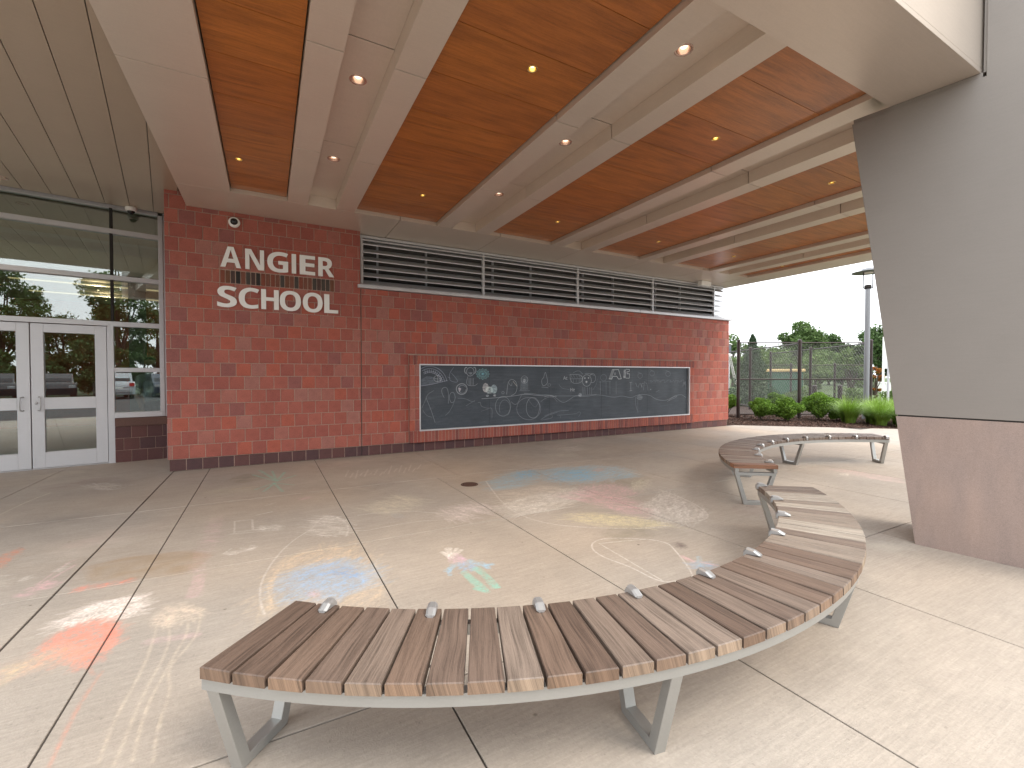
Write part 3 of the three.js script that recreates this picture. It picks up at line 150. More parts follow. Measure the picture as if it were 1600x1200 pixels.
function chalkTexture() {
  const N = 2048, cv = document.createElement('canvas'); cv.width = cv.height = N; const c = cv.getContext('2d');
  const px = p => [(p[0] - CX0) / (CX1 - CX0) * N, (p[1] - CZ0) / (CZ1 - CZ0) * N], m = N / 11;
  c.lineCap = c.lineJoin = 'round';
  const wob = (p, k) => [p[0] + (rnd() - 0.5) * k, p[1] + (rnd() - 0.5) * k];
  const st = (pts) => { c.beginPath(); c.moveTo(...pts[0]); for (let i = 1; i < pts.length - 1; i++) c.quadraticCurveTo(...pts[i], (pts[i][0] + pts[i + 1][0]) / 2, (pts[i][1] + pts[i + 1][1]) / 2); c.lineTo(...pts[pts.length - 1]); c.stroke(); };
  const inside = (p, poly) => { let r = false; for (let i = 0, j = poly.length - 1; i < poly.length; j = i++) { const a = poly[i], b = poly[j]; if ((a[1] > p[1]) !== (b[1] > p[1]) && p[0] < (b[0] - a[0]) * (p[1] - a[1]) / (b[1] - a[1]) + a[0]) r = !r; } return r; };
  for (const [k, col, w, al, pts] of CHALK) {
    c.strokeStyle = c.fillStyle = col;
    if (k === 'l') { const P = pts.map(px); for (let r = 0; r < 3; r++) { c.globalAlpha = al * 0.34; c.lineWidth = Math.max(1.2, w * m * rr(0.35, 0.8)); st(P.map(p => wob(p, w * m * 0.45))); } }
    else {
      const P = pts.map(px), x0 = Math.min(...P.map(p => p[0])), x1 = Math.max(...P.map(p => p[0])), y0 = Math.min(...P.map(p => p[1])), y1 = Math.max(...P.map(p => p[1]));
      const n2 = Math.max(w, Math.abs(P.reduce((s, p, i) => { const q = P[(i + 1) % P.length]; return s + p[0] * q[1] - q[0] * p[1]; }, 0)) / 2 / 48);
      c.globalAlpha = al * 0.16; c.beginPath(); P.forEach((p, i) => i ? c.lineTo(...wob(p, 4)) : c.moveTo(...p)); c.fill();
      const dir = rr(0, 3.14), L = Math.max(6, Math.min(46, Math.min(x1 - x0, y1 - y0) * 0.5));
      for (let i = 0; i < n2; i++) { let p, n = 0; do { p = [rr(x0, x1), rr(y0, y1)]; } while (!inside(p, P) && ++n < 30); const a = dir + rr(-0.5, 0.5), l = L * rr(0.4, 1), e = rr(-0.35, 0.35); c.globalAlpha = al * rr(0.08, 0.3); c.lineWidth = rr(1.5, 5); st([[p[0] - Math.cos(a) * l, p[1] - Math.sin(a) * l], [p[0] + Math.sin(a) * l * e, p[1] - Math.cos(a) * l * e], [p[0] + Math.cos(a) * l, p[1] + Math.sin(a) * l]]); }
    }
  }
  const ch = c.getImageData(0, 0, N, N).data;
  c.globalAlpha = 1; c.clearRect(0, 0, N, N);
  for (const [col, al, pts] of STAINS) { const P = pts.map(px); c.fillStyle = col; for (let r = 0; r < 9; r++) { c.globalAlpha = al / 6; c.beginPath(); P.forEach((p, i) => { const q = wob(p, 26); i ? c.lineTo(...q) : c.moveTo(...q); }); c.fill(); } }
  for (let i = 0; i < 90; i++) { const p = px([rr(-4, 7.5), rr(-9, 0)]); c.globalAlpha = rr(0.25, 0.6); c.fillStyle = '#4a4036'; c.beginPath(); c.ellipse(p[0], p[1], rr(0.8, 2.6), rr(0.8, 2), rr(0, 3), 0, 6.3); c.fill(); }
  for (let i = 0; i < 40; i++) { const p = px([rr(-4, 7.5), rr(-9, 0)]); c.globalAlpha = rr(0.015, 0.05); c.fillStyle = rnd() < 0.5 ? '#554838' : '#efe6d8'; for (let k = 0; k < 6; k++) { c.beginPath(); c.ellipse(p[0] + rr(-40, 40), p[1] + rr(-30, 30), rr(15, 60), rr(12, 45), rr(0, 3), 0, 6.3); c.fill(); } }
  const sn = c.getImageData(0, 0, N, N).data;
  return dataTex(N, N, (x, y) => {
    const k = (y * N + x) * 4, b = concrete(CX0 + x / N * (CX1 - CX0), CZ0 + y / N * (CZ1 - CZ0));
    const g = 0.45 * smp(N256, x * 1.3, y * 1.3) + 0.35 * smp(N128, x * 2.7 + 9, y * 2.9) + 0.35 * smp(N32, x * 2.2, y * 2.2 + 70);
    let a = ch[k + 3] / 255; a = Math.min(0.9, a * (0.08 + 1.6 * Math.max(0, g - 0.2)) * 0.7);
    const s = sn[k + 3] / 255 * (0.6 + 0.7 * smp(N32, x * 1.1, y * 1.2));
    return [0, 1, 2].map(i => { const o = b[i] + (sn[k + i] - b[i]) * Math.min(1, s); return o + (ch[k + i] - o) * a; });
  }, true);
}
const chalkMap = chalkTexture();
const plainMap = dataTex(1024, 1024, (x, y) => { const z = v => Math.abs(((v / 1024 * 2) % 2) - 1); return concrete(x / 1024 * 8.5333, y / 1024 * 8.5333); }, true);
const grainBump = (rep) => dataTex(512, 512, (x, y) => { const v = 255 * (0.4 * smp(N256, x, y) + 0.3 * smp(N128, x * 2, y * 2) + 0.3 * smp(N256, x * 0.25, y * 2)); return [v, v, v]; }, false, rep);
const mChalk = std({ map: chalkMap, bumpMap: grainBump([12, 10]), bumpScale: 0.0012, roughness: 0.82 });
const mConcrete = std({ map: plainMap, bumpMap: grainBump([8, 8]), bumpScale: 0.0012, roughness: 0.82 });
const mJoint = std({ color: rgb(0.06, 0.05, 0.042), roughness: 1 });

// timber: u runs along the grain
const grainTex = (w, h, contrast, sd, knots) => dataTex(w, h, (x, y) => {
  const wv = 26 * (smp(N8, x * 0.35 + sd, y * 0.5 + sd) - 0.5) + 12 * (smp(N32, x * 0.11, y * 0.4 + sd) - 0.5);
  const yy = y + wv * knots;
  const a = smp(N256, x * 0.05 + sd, yy * 2.3), b = smp(N128, x * 0.03, yy * 1.1 + sd), c = smp(N32, x * 0.06 + 31, yy * 1.3), e = smp(N8, x * 0.4, yy * 0.9 + sd * 3), f = smp(N256, x * 0.22, y * 5.0);
  let v = 0.80 + contrast * (0.42 * (a - 0.5) + 0.4 * (b - 0.5) + 0.45 * (c - 0.5) + 0.35 * (e - 0.5) + 0.22 * (f - 0.5));
  if (a > 0.86 && f > 0.5) v -= 0.16 * contrast;
  return [255 * v, 255 * (v - 0.01), 255 * (v - 0.015)];
}, false);
const benchGrain = grainTex(1024, 512, 0.85, 13, 0.6), ceilGrain = grainTex(1024, 512, 0.6, 57, 0.2);
const benchBump = grainTex(512, 512, 1.0, 13, 0.6);
const benchTones = [[0.135, 0.09, 0.067], [0.168, 0.118, 0.091], [0.21, 0.157, 0.124], [0.29, 0.235, 0.19], [0.18, 0.122, 0.09], [0.42, 0.365, 0.305], [0.238, 0.184, 0.148], [0.27, 0.13, 0.075]]
  .map(c => std({ color: rgb(...c), map: benchGrain, bumpMap: benchBump, bumpScale: 0.0012, roughness: 0.6, vertexColors: true }));
const ceilTones = [[0.475, 0.158, 0.027], [0.445, 0.144, 0.025], [0.50, 0.17, 0.03]].map(c => new THREE.MeshPhysicalMaterial({ color: rgb(...c), map: ceilGrain, roughness: 0.4, clearcoat: 0.5, clearcoatRoughness: 0.22 }));
const panelGrain = dataTex(512, 512, (x, y) => { const v = 244 + 10 * (smp(N256, x, y) - 0.5) + 9 * (smp(N8, x, y) - 0.5) + 8 * (smp(N256, x * 0.06, y * 1.0) - 0.5); return [v, v, v]; }, false);
const panelTones = [[0.73, 0.635, 0.545], [0.71, 0.62, 0.532], [0.745, 0.65, 0.56]].map(c => std({ color: rgb(...c), map: panelGrain, roughness: 0.36, metalness: 0.4 }));
const mPlank = std({ color: rgb(0.56, 0.455, 0.355), map: panelGrain, roughness: 0.36, metalness: 0.4 });
const mDark = std({ color: rgb(0.03, 0.027, 0.025), roughness: 0.9 });
const mPier = std({ color: rgb(0.255, 0.228, 0.205), map: panelGrain, roughness: 0.5, metalness: 0.15 });
const mAlu = std({ color: rgb(0.60, 0.60, 0.62), map: panelGrain, roughness: 0.42, metalness: 0.35 });
const mSteel = std({ color: rgb(0.40, 0.40, 0.385), map: panelGrain, roughness: 0.40, metalness: 0.6 });
const mStopper = std({ color: rgb(0.42, 0.42, 0.42), roughness: 0.35, metalness: 0.6 });
const mWhite = std({ color: rgb(0.82, 0.81, 0.78), roughness: 0.55 });
const mBlackGloss = std({ color: rgb(0.012, 0.012, 0.014), roughness: 0.12 });
const speck = (lo, sd) => dataTex(512, 512, (x, y) => { const a = smp(N256, x + sd, y), b = smp(N128, x, y + sd), c = smp(N8, x, y); let v = 0.80 + 0.26 * (a - 0.5) + 0.22 * (b - 0.5) + 0.16 * (c - 0.5); if (a > 0.93) v += 0.16; if (b < 0.08) v -= lo; return [255 * v, 255 * (v - 0.01 + 0.03 * (b - 0.5)), 255 * (v - 0.01)]; }, false);
const brickSpeck = speck(0.16, 5), stoneSpeck = speck(0.3, 91);
const brickBump = grainBump([1, 1]);
const brickTone = c => std({ color: rgb(...c), map: brickSpeck, bumpMap: brickBump, bumpScale: 0.0015, roughness: 0.78 });
const redTones = [[0.43, 0.125, 0.09], [0.405, 0.114, 0.082], [0.45, 0.134, 0.096], [0.38, 0.106, 0.08], [0.43, 0.155, 0.118], [0.475, 0.12, 0.076], [0.33, 0.112, 0.096], [0.42, 0.17, 0.135]].map(brickTone);
const soldierTones = [[0.40, 0.108, 0.076], [0.34, 0.09, 0.066], [0.285, 0.08, 0.064], [0.37, 0.115, 0.088], [0.25, 0.078, 0.066], [0.42, 0.12, 0.08]].map(brickTone);
const baseTones = [[0.118, 0.052, 0.05], [0.135, 0.058, 0.055], [0.105, 0.05, 0.052], [0.15, 0.062, 0.055]].map(brickTone);
const oldTones = [[0.09, 0.05, 0.042], [0.03, 0.026, 0.024], [0.19, 0.075, 0.04], [0.13, 0.06, 0.05], [0.075, 0.06, 0.05], [0.22, 0.08, 0.05], [0.25, 0.07, 0.04]].map(brickTone);
const mMortar = std({ color: rgb(0.45, 0.32, 0.255), map: brickSpeck, roughness: 0.95 });
const stoneMap = dataTex(1024, 1024, (x, y) => { const a = smp(N256, x * 1.7, y * 1.7), b = smp(N128, x * 1.3, y * 1.3), c = smp(N8, x * 0.9, y * 0.35), d = smp(N32, x * 0.9, y * 0.16), e = smp(N4, x * 0.6, y * 0.3); let v = 0.80 + 0.3 * (a - 0.5) + 0.16 * (b - 0.5) + 0.10 * (c - 0.5) + 0.04 * (d - 0.5) + 0.05 * (e - 0.5); if (a > 0.9 && d < 0.4) v -= 0.14; const w = 0.03 * (c - 0.5); return [255 * (v + w), 255 * v, 255 * (v - w)]; }, false);
const mStone = std({ color: rgb(0.40, 0.30, 0.258), map: stoneMap, bumpMap: brickBump, bumpScale: 0.0008, roughness: 0.6 });
const mSill = std({ color: rgb(0.16, 0.085, 0.065), map: brickSpeck, roughness: 0.75 });
const mGlass = new THREE.MeshPhysicalMaterial({ color: rgb(0.78, 0.86, 0.82), transmission: 1, thickness: 0, ior: 2.4, roughness: 0.0 });
const mAsphalt = std({ color: rgb(0.062, 0.063, 0.066), map: stoneSpeck, roughness: 0.9 });
const mLawn = std({ color: rgb(0.07, 0.11, 0.03), map: stoneSpeck, roughness: 1 });

// ------------------------------------------------------------ ground
structure('ground', slab([[-300, -300], [300, -300], [300, 300], [-300, 300]], -0.5, -0.10, 0.01, (x, z) => [x / 3, z / 3]), mLawn);
structure('road', slab([[-60, 1.78], [60, 1.78], [60, 25], [-60, 25]], -0.3, -0.085, 0.004, (x, z) => [x / 2, z / 2]), mAsphalt);
const TH = 0.15588, FX = -2.94, FZ = -9.547; // entrance front: turn and origin
const EX = 11.79, EZ = -8.46, EN = [-0.6656, 0.7464]; // edge of the paving towards the planting bed
{
  const pave = structGroup('pavement');
  const lower = [-13, -11.3, -9.85, -8.4, -7.0, -5.6, CX0, -2.75, -1.25, -0.79, 0.70, 2.1, 3.52, 4.95, 6.4, CX1, 9.25, 10.7, 12.1, 13.5, 14.95, 16.4, 17.85, 19.3, 20.7];
  const upper = [-13, -11.3, -9.85, -8.4, -7.0, -5.6, CX0, -2.75, -1.25, -0.79, 0.70, 2.42, 3.71, 4.95, 6.2, CX1, 8.95, 10.2, 11.45, 12.7, 13.9];
  const rows = [[lower, [1.58, CZ1, -2.0, -4.02, -6.07]], [upper, [-6.07, CZ0]]];
  let bed = [[-13, 1.59], [20.7, 1.59], [20.7, CZ0], [-13, CZ0]]; bed = clip(bed, EX, EZ, ...EN);
  mesh('joint_bed', slab(bed, -0.2, -0.007, 0.002), mJoint, pave);
  const fn = [Math.sin(TH), Math.cos(TH)];
  for (const [xs, zs] of rows) for (let j = 0; j < zs.length - 1; j++) for (let i = 0; i < xs.length - 1; i++) {
    const wide = xs[i] === -1.25 ? 0.0075 : 0.0045, wideR = xs[i + 1] === -1.25 ? 0.0075 : 0.0045;
    let z1 = zs[j] - 0.005, z0 = zs[j + 1] + 0.005;
    if (zs === rows[1][1] && xs[i] >= -1.26) z0 = -8.352;
    let p = [[xs[i] + wide, z0], [xs[i + 1] - wideR, z0], [xs[i + 1] - wideR, z1], [xs[i] + wide, z1]];
    p = clip(p, EX, EZ, ...EN); if (p.length > 2) p = clip(p, FX, FZ, ...fn);
    if (p.length < 3) continue;
    let A = 0; for (let k = 0; k < p.length; k++) { const a = p[k], b = p[(k + 1) % p.length]; A += a[0] * b[1] - b[0] * a[1]; } if (Math.abs(A) < 0.05) continue;
    const art = xs[i] >= CX0 - 1e-6 && xs[i + 1] <= CX1 + 1e-6 && zs[j] <= CZ1 + 1e-6;
    mesh('slab', slab(p, -0.10, 0, 0.002, art ? (x, z) => [(x - CX0) / (CX1 - CX0), (z - CZ0) / (CZ1 - CZ0)] : (x, z) => [x / 8.5333, z / 8.5333]), art ? mChalk : mConcrete, pave);
  }
  structure('kerb', box(-60, 60, -0.3, 0.004, 1.6, 1.77, 0.012, 0, 0, 0.2), mConcrete);
  // round drain cover
  const d = thing('drain_cover', 'small round rusty drain cover set in the concrete paving', 'drain cover', null, [2.345, 0, -5.49]);
  const mRust = std({ color: rgb(0.10, 0.05, 0.035), map: stoneSpeck, roughness: 0.85 });
  mesh('rim', lathe([[0.098, -0.01], [0.098, 0.003], [0.103, 0.006], [0.112, 0.006], [0.115, 0.003], [0.115, -0.01]], 28), mRust, d);
  mesh('lid', lathe([[0, 0.005], [0.03, 0.005], [0.032, 0.003], [0.04, 0.003], [0.042, 0.005], [0.09, 0.005], [0.094, 0.002], [0.094, -0.01]], 28), mRust, d);
}
// ------------------------------------------------------------ brick wall
const WZ = -8.34, CH = 0.2086, BW = 0.2075, Y0 = 0.18, WX0 = -1.32, WX1 = 11.6, MJ = 0.010;
const pick = a => a[Math.floor(rnd() * a.length)];
{
  const wall = thing('brick_wall', 'long red block wall with dark base course carrying the chalkboard and louvers', 'wall');
  mesh('mortar_core', merge([box(WX0 + 0.012, 1.474, 0.181, 4.30, -8.62, WZ - 0.005, 0.001), box(1.486, WX1 - 0.012, 0.181, 2.995, -8.62, WZ - 0.005, 0.001), box(WX0 + 0.03, WX1 - 0.03, 0.0, 0.1805, -8.62, WZ - 0.028, 0.001), box(WX0 + 0.03, -1.0, 0, 4.3, -9.9, -8.622, 0.001)]), mMortar, wall);
  mesh('control_joint', box(1.4745, 1.4855, 0.01, 3.0, -8.6, WZ - 0.012, 0.001), mDark, wall);
  const list = []; // every block: x0,x1,y0,y1,kind
  const inBoard = (x0, x1, y0, y1) => x1 > 2.345 && x0 < 10.07 && y1 > 0.19 && y0 < 1.80;
  const course = (k, xa, xb, yTop) => {
    const y0 = Y0 + k * CH, y1 = Math.min(Y0 + (k + 1) * CH, yTop), off = k % 2 ? -1.147 : -1.26;
    const js = [xa]; for (let n = -3; n < 70; n++) { const j = off + n * BW; if (j > xa + 0.03 && j < xb - 0.03) js.push(j); } js.push(xb);
    for (let i = 0; i < js.length - 1; i++) {
      let a = js[i], b = js[i + 1];
      if (k === 13 && b > -0.63 && a < 1.035) { if (a < -0.66) b = -0.635; else if (b > 1.06) a = 1.04; else continue; if (b - a < 0.03) continue; }
      if (inBoard(a, b, y0, y1)) { if (a < 2.3) b = 2.334; else if (b > 10.1) a = 10.083; else continue; if (b - a < 0.03) continue; }
      list.push([a, b, y0, y1, redTones]);
    }
  };
  for (let k = 0; k < 20; k++) course(k, WX0, 1.476, 4.30);
  for (let k = 0; k < 14; k++) course(k, 1.484, WX1, 2.998);
  for (let x = WX0 + 0.02; x < WX1 - 0.05; x += BW) list.push([x, Math.min(x + BW, WX1 - 0.02), 0.0, Y0 - 0.004, baseTones]);
  const old = []; for (let i = 0; i < 24; i++) old.push([-0.63 + i * 0.0694, -0.63 + (i + 1) * 0.0694, Y0 + 13 * CH, Y0 + 14 * CH, oldTones]);
  list.sort((a, b) => a[0] - b[0]);
  const cache = {}, rest = new Map();
  const unit = (w, h, v) => { const key = w.toFixed(3) + '|' + h.toFixed(3) + '|' + v; return cache[key] ??= box(0, w, 0, h, -0.07, 0, 0.0035, v * 0.37, v * 0.61, 1.4); };
  let shown = 0;
  const place = ([a, b, y0, y1, tones], force) => {
    const g = unit(b - a - MJ, y1 - y0 - MJ, Math.floor(rnd() * 3)), m = tones === redTones ? (rnd() < 0.7 ? redTones[Math.floor(rnd() * 4)] : redTones[4 + Math.floor(rnd() * 4)]) : pick(tones), z = (tones === baseTones ? WZ - 0.022 : WZ) + rr(-0.0015, 0.0015), p = [a + MJ / 2, y0 + MJ / 2, z];
    if (y1 > 3.996 && a > -1.05) { /* top course under the canopy */ }
    if (shown < 276 || force) { const o = mesh('brick', g, m, wall); o.position.set(...p); shown++; }
    else { if (!rest.has(m)) rest.set(m, []); rest.get(m).push(g.clone().translate(...p)); }
  };
  old.forEach(b => { const j = rr(-0.006, 0.004); place([b[0], b[1] + rr(-0.004, 0.001), b[2], b[3] - 0.004, b[4]], true); });
  list.forEach(b => place(b, false));
  for (let k = 0; k < 20; k++) for (let z = -8.412 - (k % 2) * 0.1; z > -9.75; z -= BW) { // return towards the entrance
    const m = redTones[Math.floor(rnd() * 8)]; if (!rest.has(m)) rest.set(m, []);
    rest.get(m).push(box(WX0, WX0 + 0.05, Y0 + k * CH + MJ / 2, Math.min(4.3, Y0 + (k + 1) * CH - MJ / 2), z - BW + MJ, z, 0.0035, k * 0.3, z, 1.4));
  }
  for (const [m, gs] of rest) { const o = mesh('brick_field', merge(gs), m, wall); o.userData = { kind: 'stuff' }; }
}
// ------------------------------------------------------------ sign letters
{
  const font = await new FontLoader().loadAsync('fonts/droid/droid_sans_bold.typeface.json');
  const sign = thing('school_sign', 'white block letters reading ANGIER SCHOOL on the red wall', 'sign');
  const L = [['A', -0.620, -0.344, 3.138, 3.458], ['N', -0.288, -0.025, 3.138, 3.458], ['G', 0.020, 0.323, 3.132, 3.464], ['I', 0.375, 0.442, 3.138, 3.458], ['E', 0.495, 0.732, 3.138, 3.458], ['R', 0.781, 1.034, 3.138, 3.458],
    ['S', -0.668, -0.407, 2.512, 2.844], ['C', -0.381, -0.099, 2.512, 2.844], ['H', -0.072, 0.181, 2.518, 2.838], ['O', 0.194, 0.509, 2.512, 2.844], ['O', 0.538, 0.845, 2.512, 2.844], ['L', 0.870, 1.095, 2.518, 2.838]];
  const bar = (s, pts, hole) => { s.moveTo(...pts[0]); pts.slice(1).forEach(p => s.lineTo(...p)); s.closePath(); return s; };
  for (const [c, x0, x1, y0, y1] of L) {
    let g;
    if (c === 'I') { g = new THREE.ExtrudeGeometry(bar(new THREE.Shape(), [[0, 0], [1, 0], [1, 1], [0, 1]]), { depth: 1, bevelEnabled: false }); }
    else g = new TextGeometry(c, { font, size: 1, depth: 1, curveSegments: 10, bevelEnabled: false });
    g.computeBoundingBox(); const b = g.boundingBox;
    g.translate(-b.min.x, -b.min.y, -b.min.z); g.scale((x1 - x0) / (b.max.x - b.min.x), (y1 - y0) / (b.max.y - b.min.y), 0.022);
    const m = mesh('letter', g, mWhite, sign); m.position.set(x0, y0, WZ + 0.006); m.userData.label = 'white letter ' + c;
  }
}
// ------------------------------------------------------------ chalkboard with its brick surround
{
  const s = thing('chalkboard_surround', 'raised frame of narrow red soldier bricks around the long chalkboard', 'brick surround');
  const zf = WZ + 0.07, X0 = 2.335, X1 = 10.08, Ya = 0.178, Yb = 1.822;
  mesh('mortar_core', merge([box(X0 + 0.006, X1 - 0.006, Ya + 0.006, 0.40, WZ - 0.006 + 0.003, zf - 0.006, 0.001), box(X0 + 0.006, X1 - 0.006, 1.655, Yb - 0.006, WZ - 0.003, zf - 0.006, 0.001), box(X0 + 0.006, 2.53, 0.4005, 1.6545, WZ - 0.003, zf - 0.006, 0.001), box(9.89, X1 - 0.006, 0.4005, 1.6545, WZ - 0.003, zf - 0.006, 0.001)]), mMortar, s);
  const unit = {}, geo = (w, h, v) => unit[w.toFixed(3) + h.toFixed(3) + v] ??= box(0, w, 0, h, -0.066, 0, 0.003, v * 0.3, v * 0.7, 1.4);
  const put = (x, y, w, h) => { const o = mesh('brick', geo(w, h, Math.floor(rnd() * 3)), h > 0.21 || w < 0.08 ? pick(soldierTones) : pick(redTones), s); o.position.set(x, y, zf + rr(-0.0015, 0.0015)); };
  const n = 111, w = (X1 - X0) / n;
  for (let i = 0; i < n; i++) { put(X0 + i * w + 0.0045, Ya, w - 0.009, 0.222); put(X0 + i * w + 0.0045, 1.652, w - 0.009, Yb - 1.652); }
  for (let k = 0; k < 6; k++) { const y = 0.405 + k * 0.2082; put(X0 + 0.001, y, 0.092, 0.2); put(X0 + 0.100, y, 0.092, 0.2); put(9.89, y, 0.092, 0.2); put(9.988, y, 0.09, 0.2); }
  const W = 2048, H = 352, cv = document.createElement('canvas'); cv.width = W; cv.height = H; const c = cv.getContext('2d'), m = W / 7.34;
  c.fillStyle = '#3c434b'; c.fillRect(0, 0, W, H);
  const im = c.getImageData(0, 0, W, H);
  for (let y = 0; y < H; y++) for (let x = 0; x < W; x++) { const k = (y * W + x) * 4, v = 14 * (smp(N8, x * 1.2, y * 0.8) - 0.5) + 9 * (smp(N32, x * 0.3, y * 3) - 0.5) + 9 * (smp(N256, x, y) - 0.5) + 9 * (smp(N4, x * 0.5 + 60, y * 0.6) - 0.35); for (let t = 0; t < 3; t++) im.data[k + t] += v; }
  c.putImageData(im, 0, 0); c.lineCap = c.lineJoin = 'round';
  for (let i = 0; i < 260; i++) { c.strokeStyle = '#aab2ba'; c.globalAlpha = rr(0.01, 0.05); c.lineWidth = rr(2, 14); const x = rr(0, W), y = rr(0, H); c.beginPath(); c.moveTo(x, y); c.quadraticCurveTo(x + rr(-60, 60), y + rr(-20, 20), x + rr(-120, 120), y + rr(-30, 30)); c.stroke(); }
  const st = pts => { c.beginPath(); c.moveTo(...pts[0]); for (let i = 1; i < pts.length - 1; i++) c.quadraticCurveTo(...pts[i], (pts[i][0] + pts[i + 1][0]) / 2, (pts[i][1] + pts[i + 1][1]) / 2); c.lineTo(...pts[pts.length - 1]); c.stroke(); };
  for (const [k, col, a, al, pts, at] of BOARD) {
    c.strokeStyle = c.fillStyle = col;
    if (k === 't') { c.globalAlpha = al; c.font = Math.round(a * m) + 'px sans-serif'; c.fillText(pts, at[0] * m, at[1] * m); continue; }
    const P = pts.map(p => [p[0] * m, p[1] * m * H / (1.225 * m)]);
    if (k === 'p') for (let r = 0; r < 2; r++) { c.globalAlpha = al * 0.6; c.lineWidth = a * m * 0.7; c.beginPath(); P.forEach((p, i) => i ? c.lineTo(p[0] + rr(-0.6, 0.6), p[1] + rr(-0.6, 0.6)) : c.moveTo(...p)); c.stroke(); }
    else if (k === 'l') for (let r = 0; r < 3; r++) { c.globalAlpha = al * 0.33; c.lineWidth = Math.max(1.3, a * m * rr(0.35, 0.8)); st(P.map(p => [p[0] + rr(-1, 1), p[1] + rr(-1, 1)])); }
    else { c.globalAlpha = al * 0.3; c.beginPath(); P.forEach((p, i) => i ? c.lineTo(...p) : c.moveTo(...p)); c.fill(); const xs = P.map(p => p[0]), ys = P.map(p => p[1]); c.save(); c.clip(); for (let i = 0; i < a; i++) { c.globalAlpha = al * rr(0.1, 0.35); c.lineWidth = rr(1, 2.5); const x = rr(Math.min(...xs), Math.max(...xs)), y = rr(Math.min(...ys), Math.max(...ys)); st([[x - 6, y + rr(-5, 5)], [x, y], [x + 6, y + rr(-5, 5)]]); } c.restore(); }
  }
  c.globalAlpha = 1;
  const dd = c.getImageData(0, 0, W, H).data;
  const map = dataTex(W, H, (x, y) => { const k = ((H - 1 - y) * W + x) * 4; return [dd[k], dd[k + 1], dd[k + 2]]; }, true);
  const mBoard = std({ map, roughness: 0.62 });
  const b = thing('chalkboard', 'long dark chalkboard covered in white chalk drawings on the red wall', 'chalkboard');
  const xs = [2.54, 4.0, 5.47, 6.94, 8.41, 9.88];
  for (let i = 0; i < 5; i++) {
    const g = box(xs[i] + 0.0012, xs[i + 1] - 0.0012, 0.415, 1.64, WZ - 0.001, WZ + 0.021, 0.001), p = g.attributes.position, u = g.attributes.uv;
    for (let k = 0; k < p.count; k++) u.setXY(k, (p.getX(k) - 2.54) / 7.34, (p.getY(k) - 0.415) / 1.225);
    mesh('board_panel', g, mBoard, b);
  }
  mesh('frame_rail', box(2.517, 9.903, 1.6385, 1.664, WZ - 0.001, zf + 0.008, 0.002), mAlu, b); mesh('frame_rail', box(2.517, 9.903, 0.391, 0.4165, WZ - 0.001, zf + 0.008, 0.002), mAlu, b);
  mesh('frame_rail', box(2.517, 2.5415, 0.417, 1.638, WZ - 0.001, zf + 0.006, 0.002), mAlu, b); mesh('frame_rail', box(9.8785, 9.903, 0.417, 1.638, WZ - 0.001, zf + 0.006, 0.002), mAlu, b);
}
// ------------------------------------------------------------ louvers
{
  const l = thing('louver_screen', 'row of horizontal grey metal louvers above the red block wall', 'louvers');
  const LZ = -8.50, X = [1.53, 3.96, 6.38, 8.78, 11.17];
  mesh('back_panel', merge([box(1.5, 11.45, 3.0, 4.2, -8.98, -8.95, 0.001), box(11.42, 11.449, 3.0, 4.2, -8.949, -8.7, 0.001)]), std({ color: rgb(0.09, 0.085, 0.08), roughness: 0.8 }), l);
  for (let i = 0; i < 3; i++) mesh('sill', box([1.42, 4.96, 8.14][i] + 0.002, [4.96, 8.14, 11.69][i] - 0.002, 3.002, 3.062, -8.8, WZ + 0.045, 0.004), mAlu, l);
  mesh('top_rail', box(1.50, 11.58, 3.945, 3.992, LZ - 0.06, LZ + 0.004, 0.003), mAlu, l);
  mesh('top_rail', box(1.52, 11.56, 3.90, 3.925, LZ - 0.04, LZ - 0.005, 0.002), mAlu, l);
  for (const x of [...X]) mesh('mullion', box(x - 0.024, x + 0.024, 3.0625, 3.9445, LZ - 0.06, LZ, 0.003), mAlu, l);
  const prof = len => { const s = new THREE.Shape(); s.moveTo(0, 0); s.lineTo(0.014, -0.004); s.lineTo(0.02, 0.012); s.lineTo(-0.12, 0.105); s.lineTo(-0.13, 0.095); s.closePath(); const g = new THREE.ExtrudeGeometry(s, { depth: len, bevelEnabled: false }); g.rotateY(-Math.PI / 2); g.rotateY(0); return g; };
  for (let i = 0; i < 5; i++) {
    const a = X[i] + 0.026, b = i < 4 ? X[i + 1] - 0.026 : 11.6, g = prof(b - a);
    for (let k = 0; k < 6; k++) { const o = mesh('blade', g, mAlu, l); o.position.set(b, 3.10 + k * 0.145, LZ - 0.012); }
    if (i < 4) for (const t of [0.12, 0.52]) mesh('bracket', box(a + (b - a) * t, a + (b - a) * t + 0.03, 3.07, 3.9, LZ - 0.28, LZ - 0.22, 0.002), mAlu, l);
  }
}
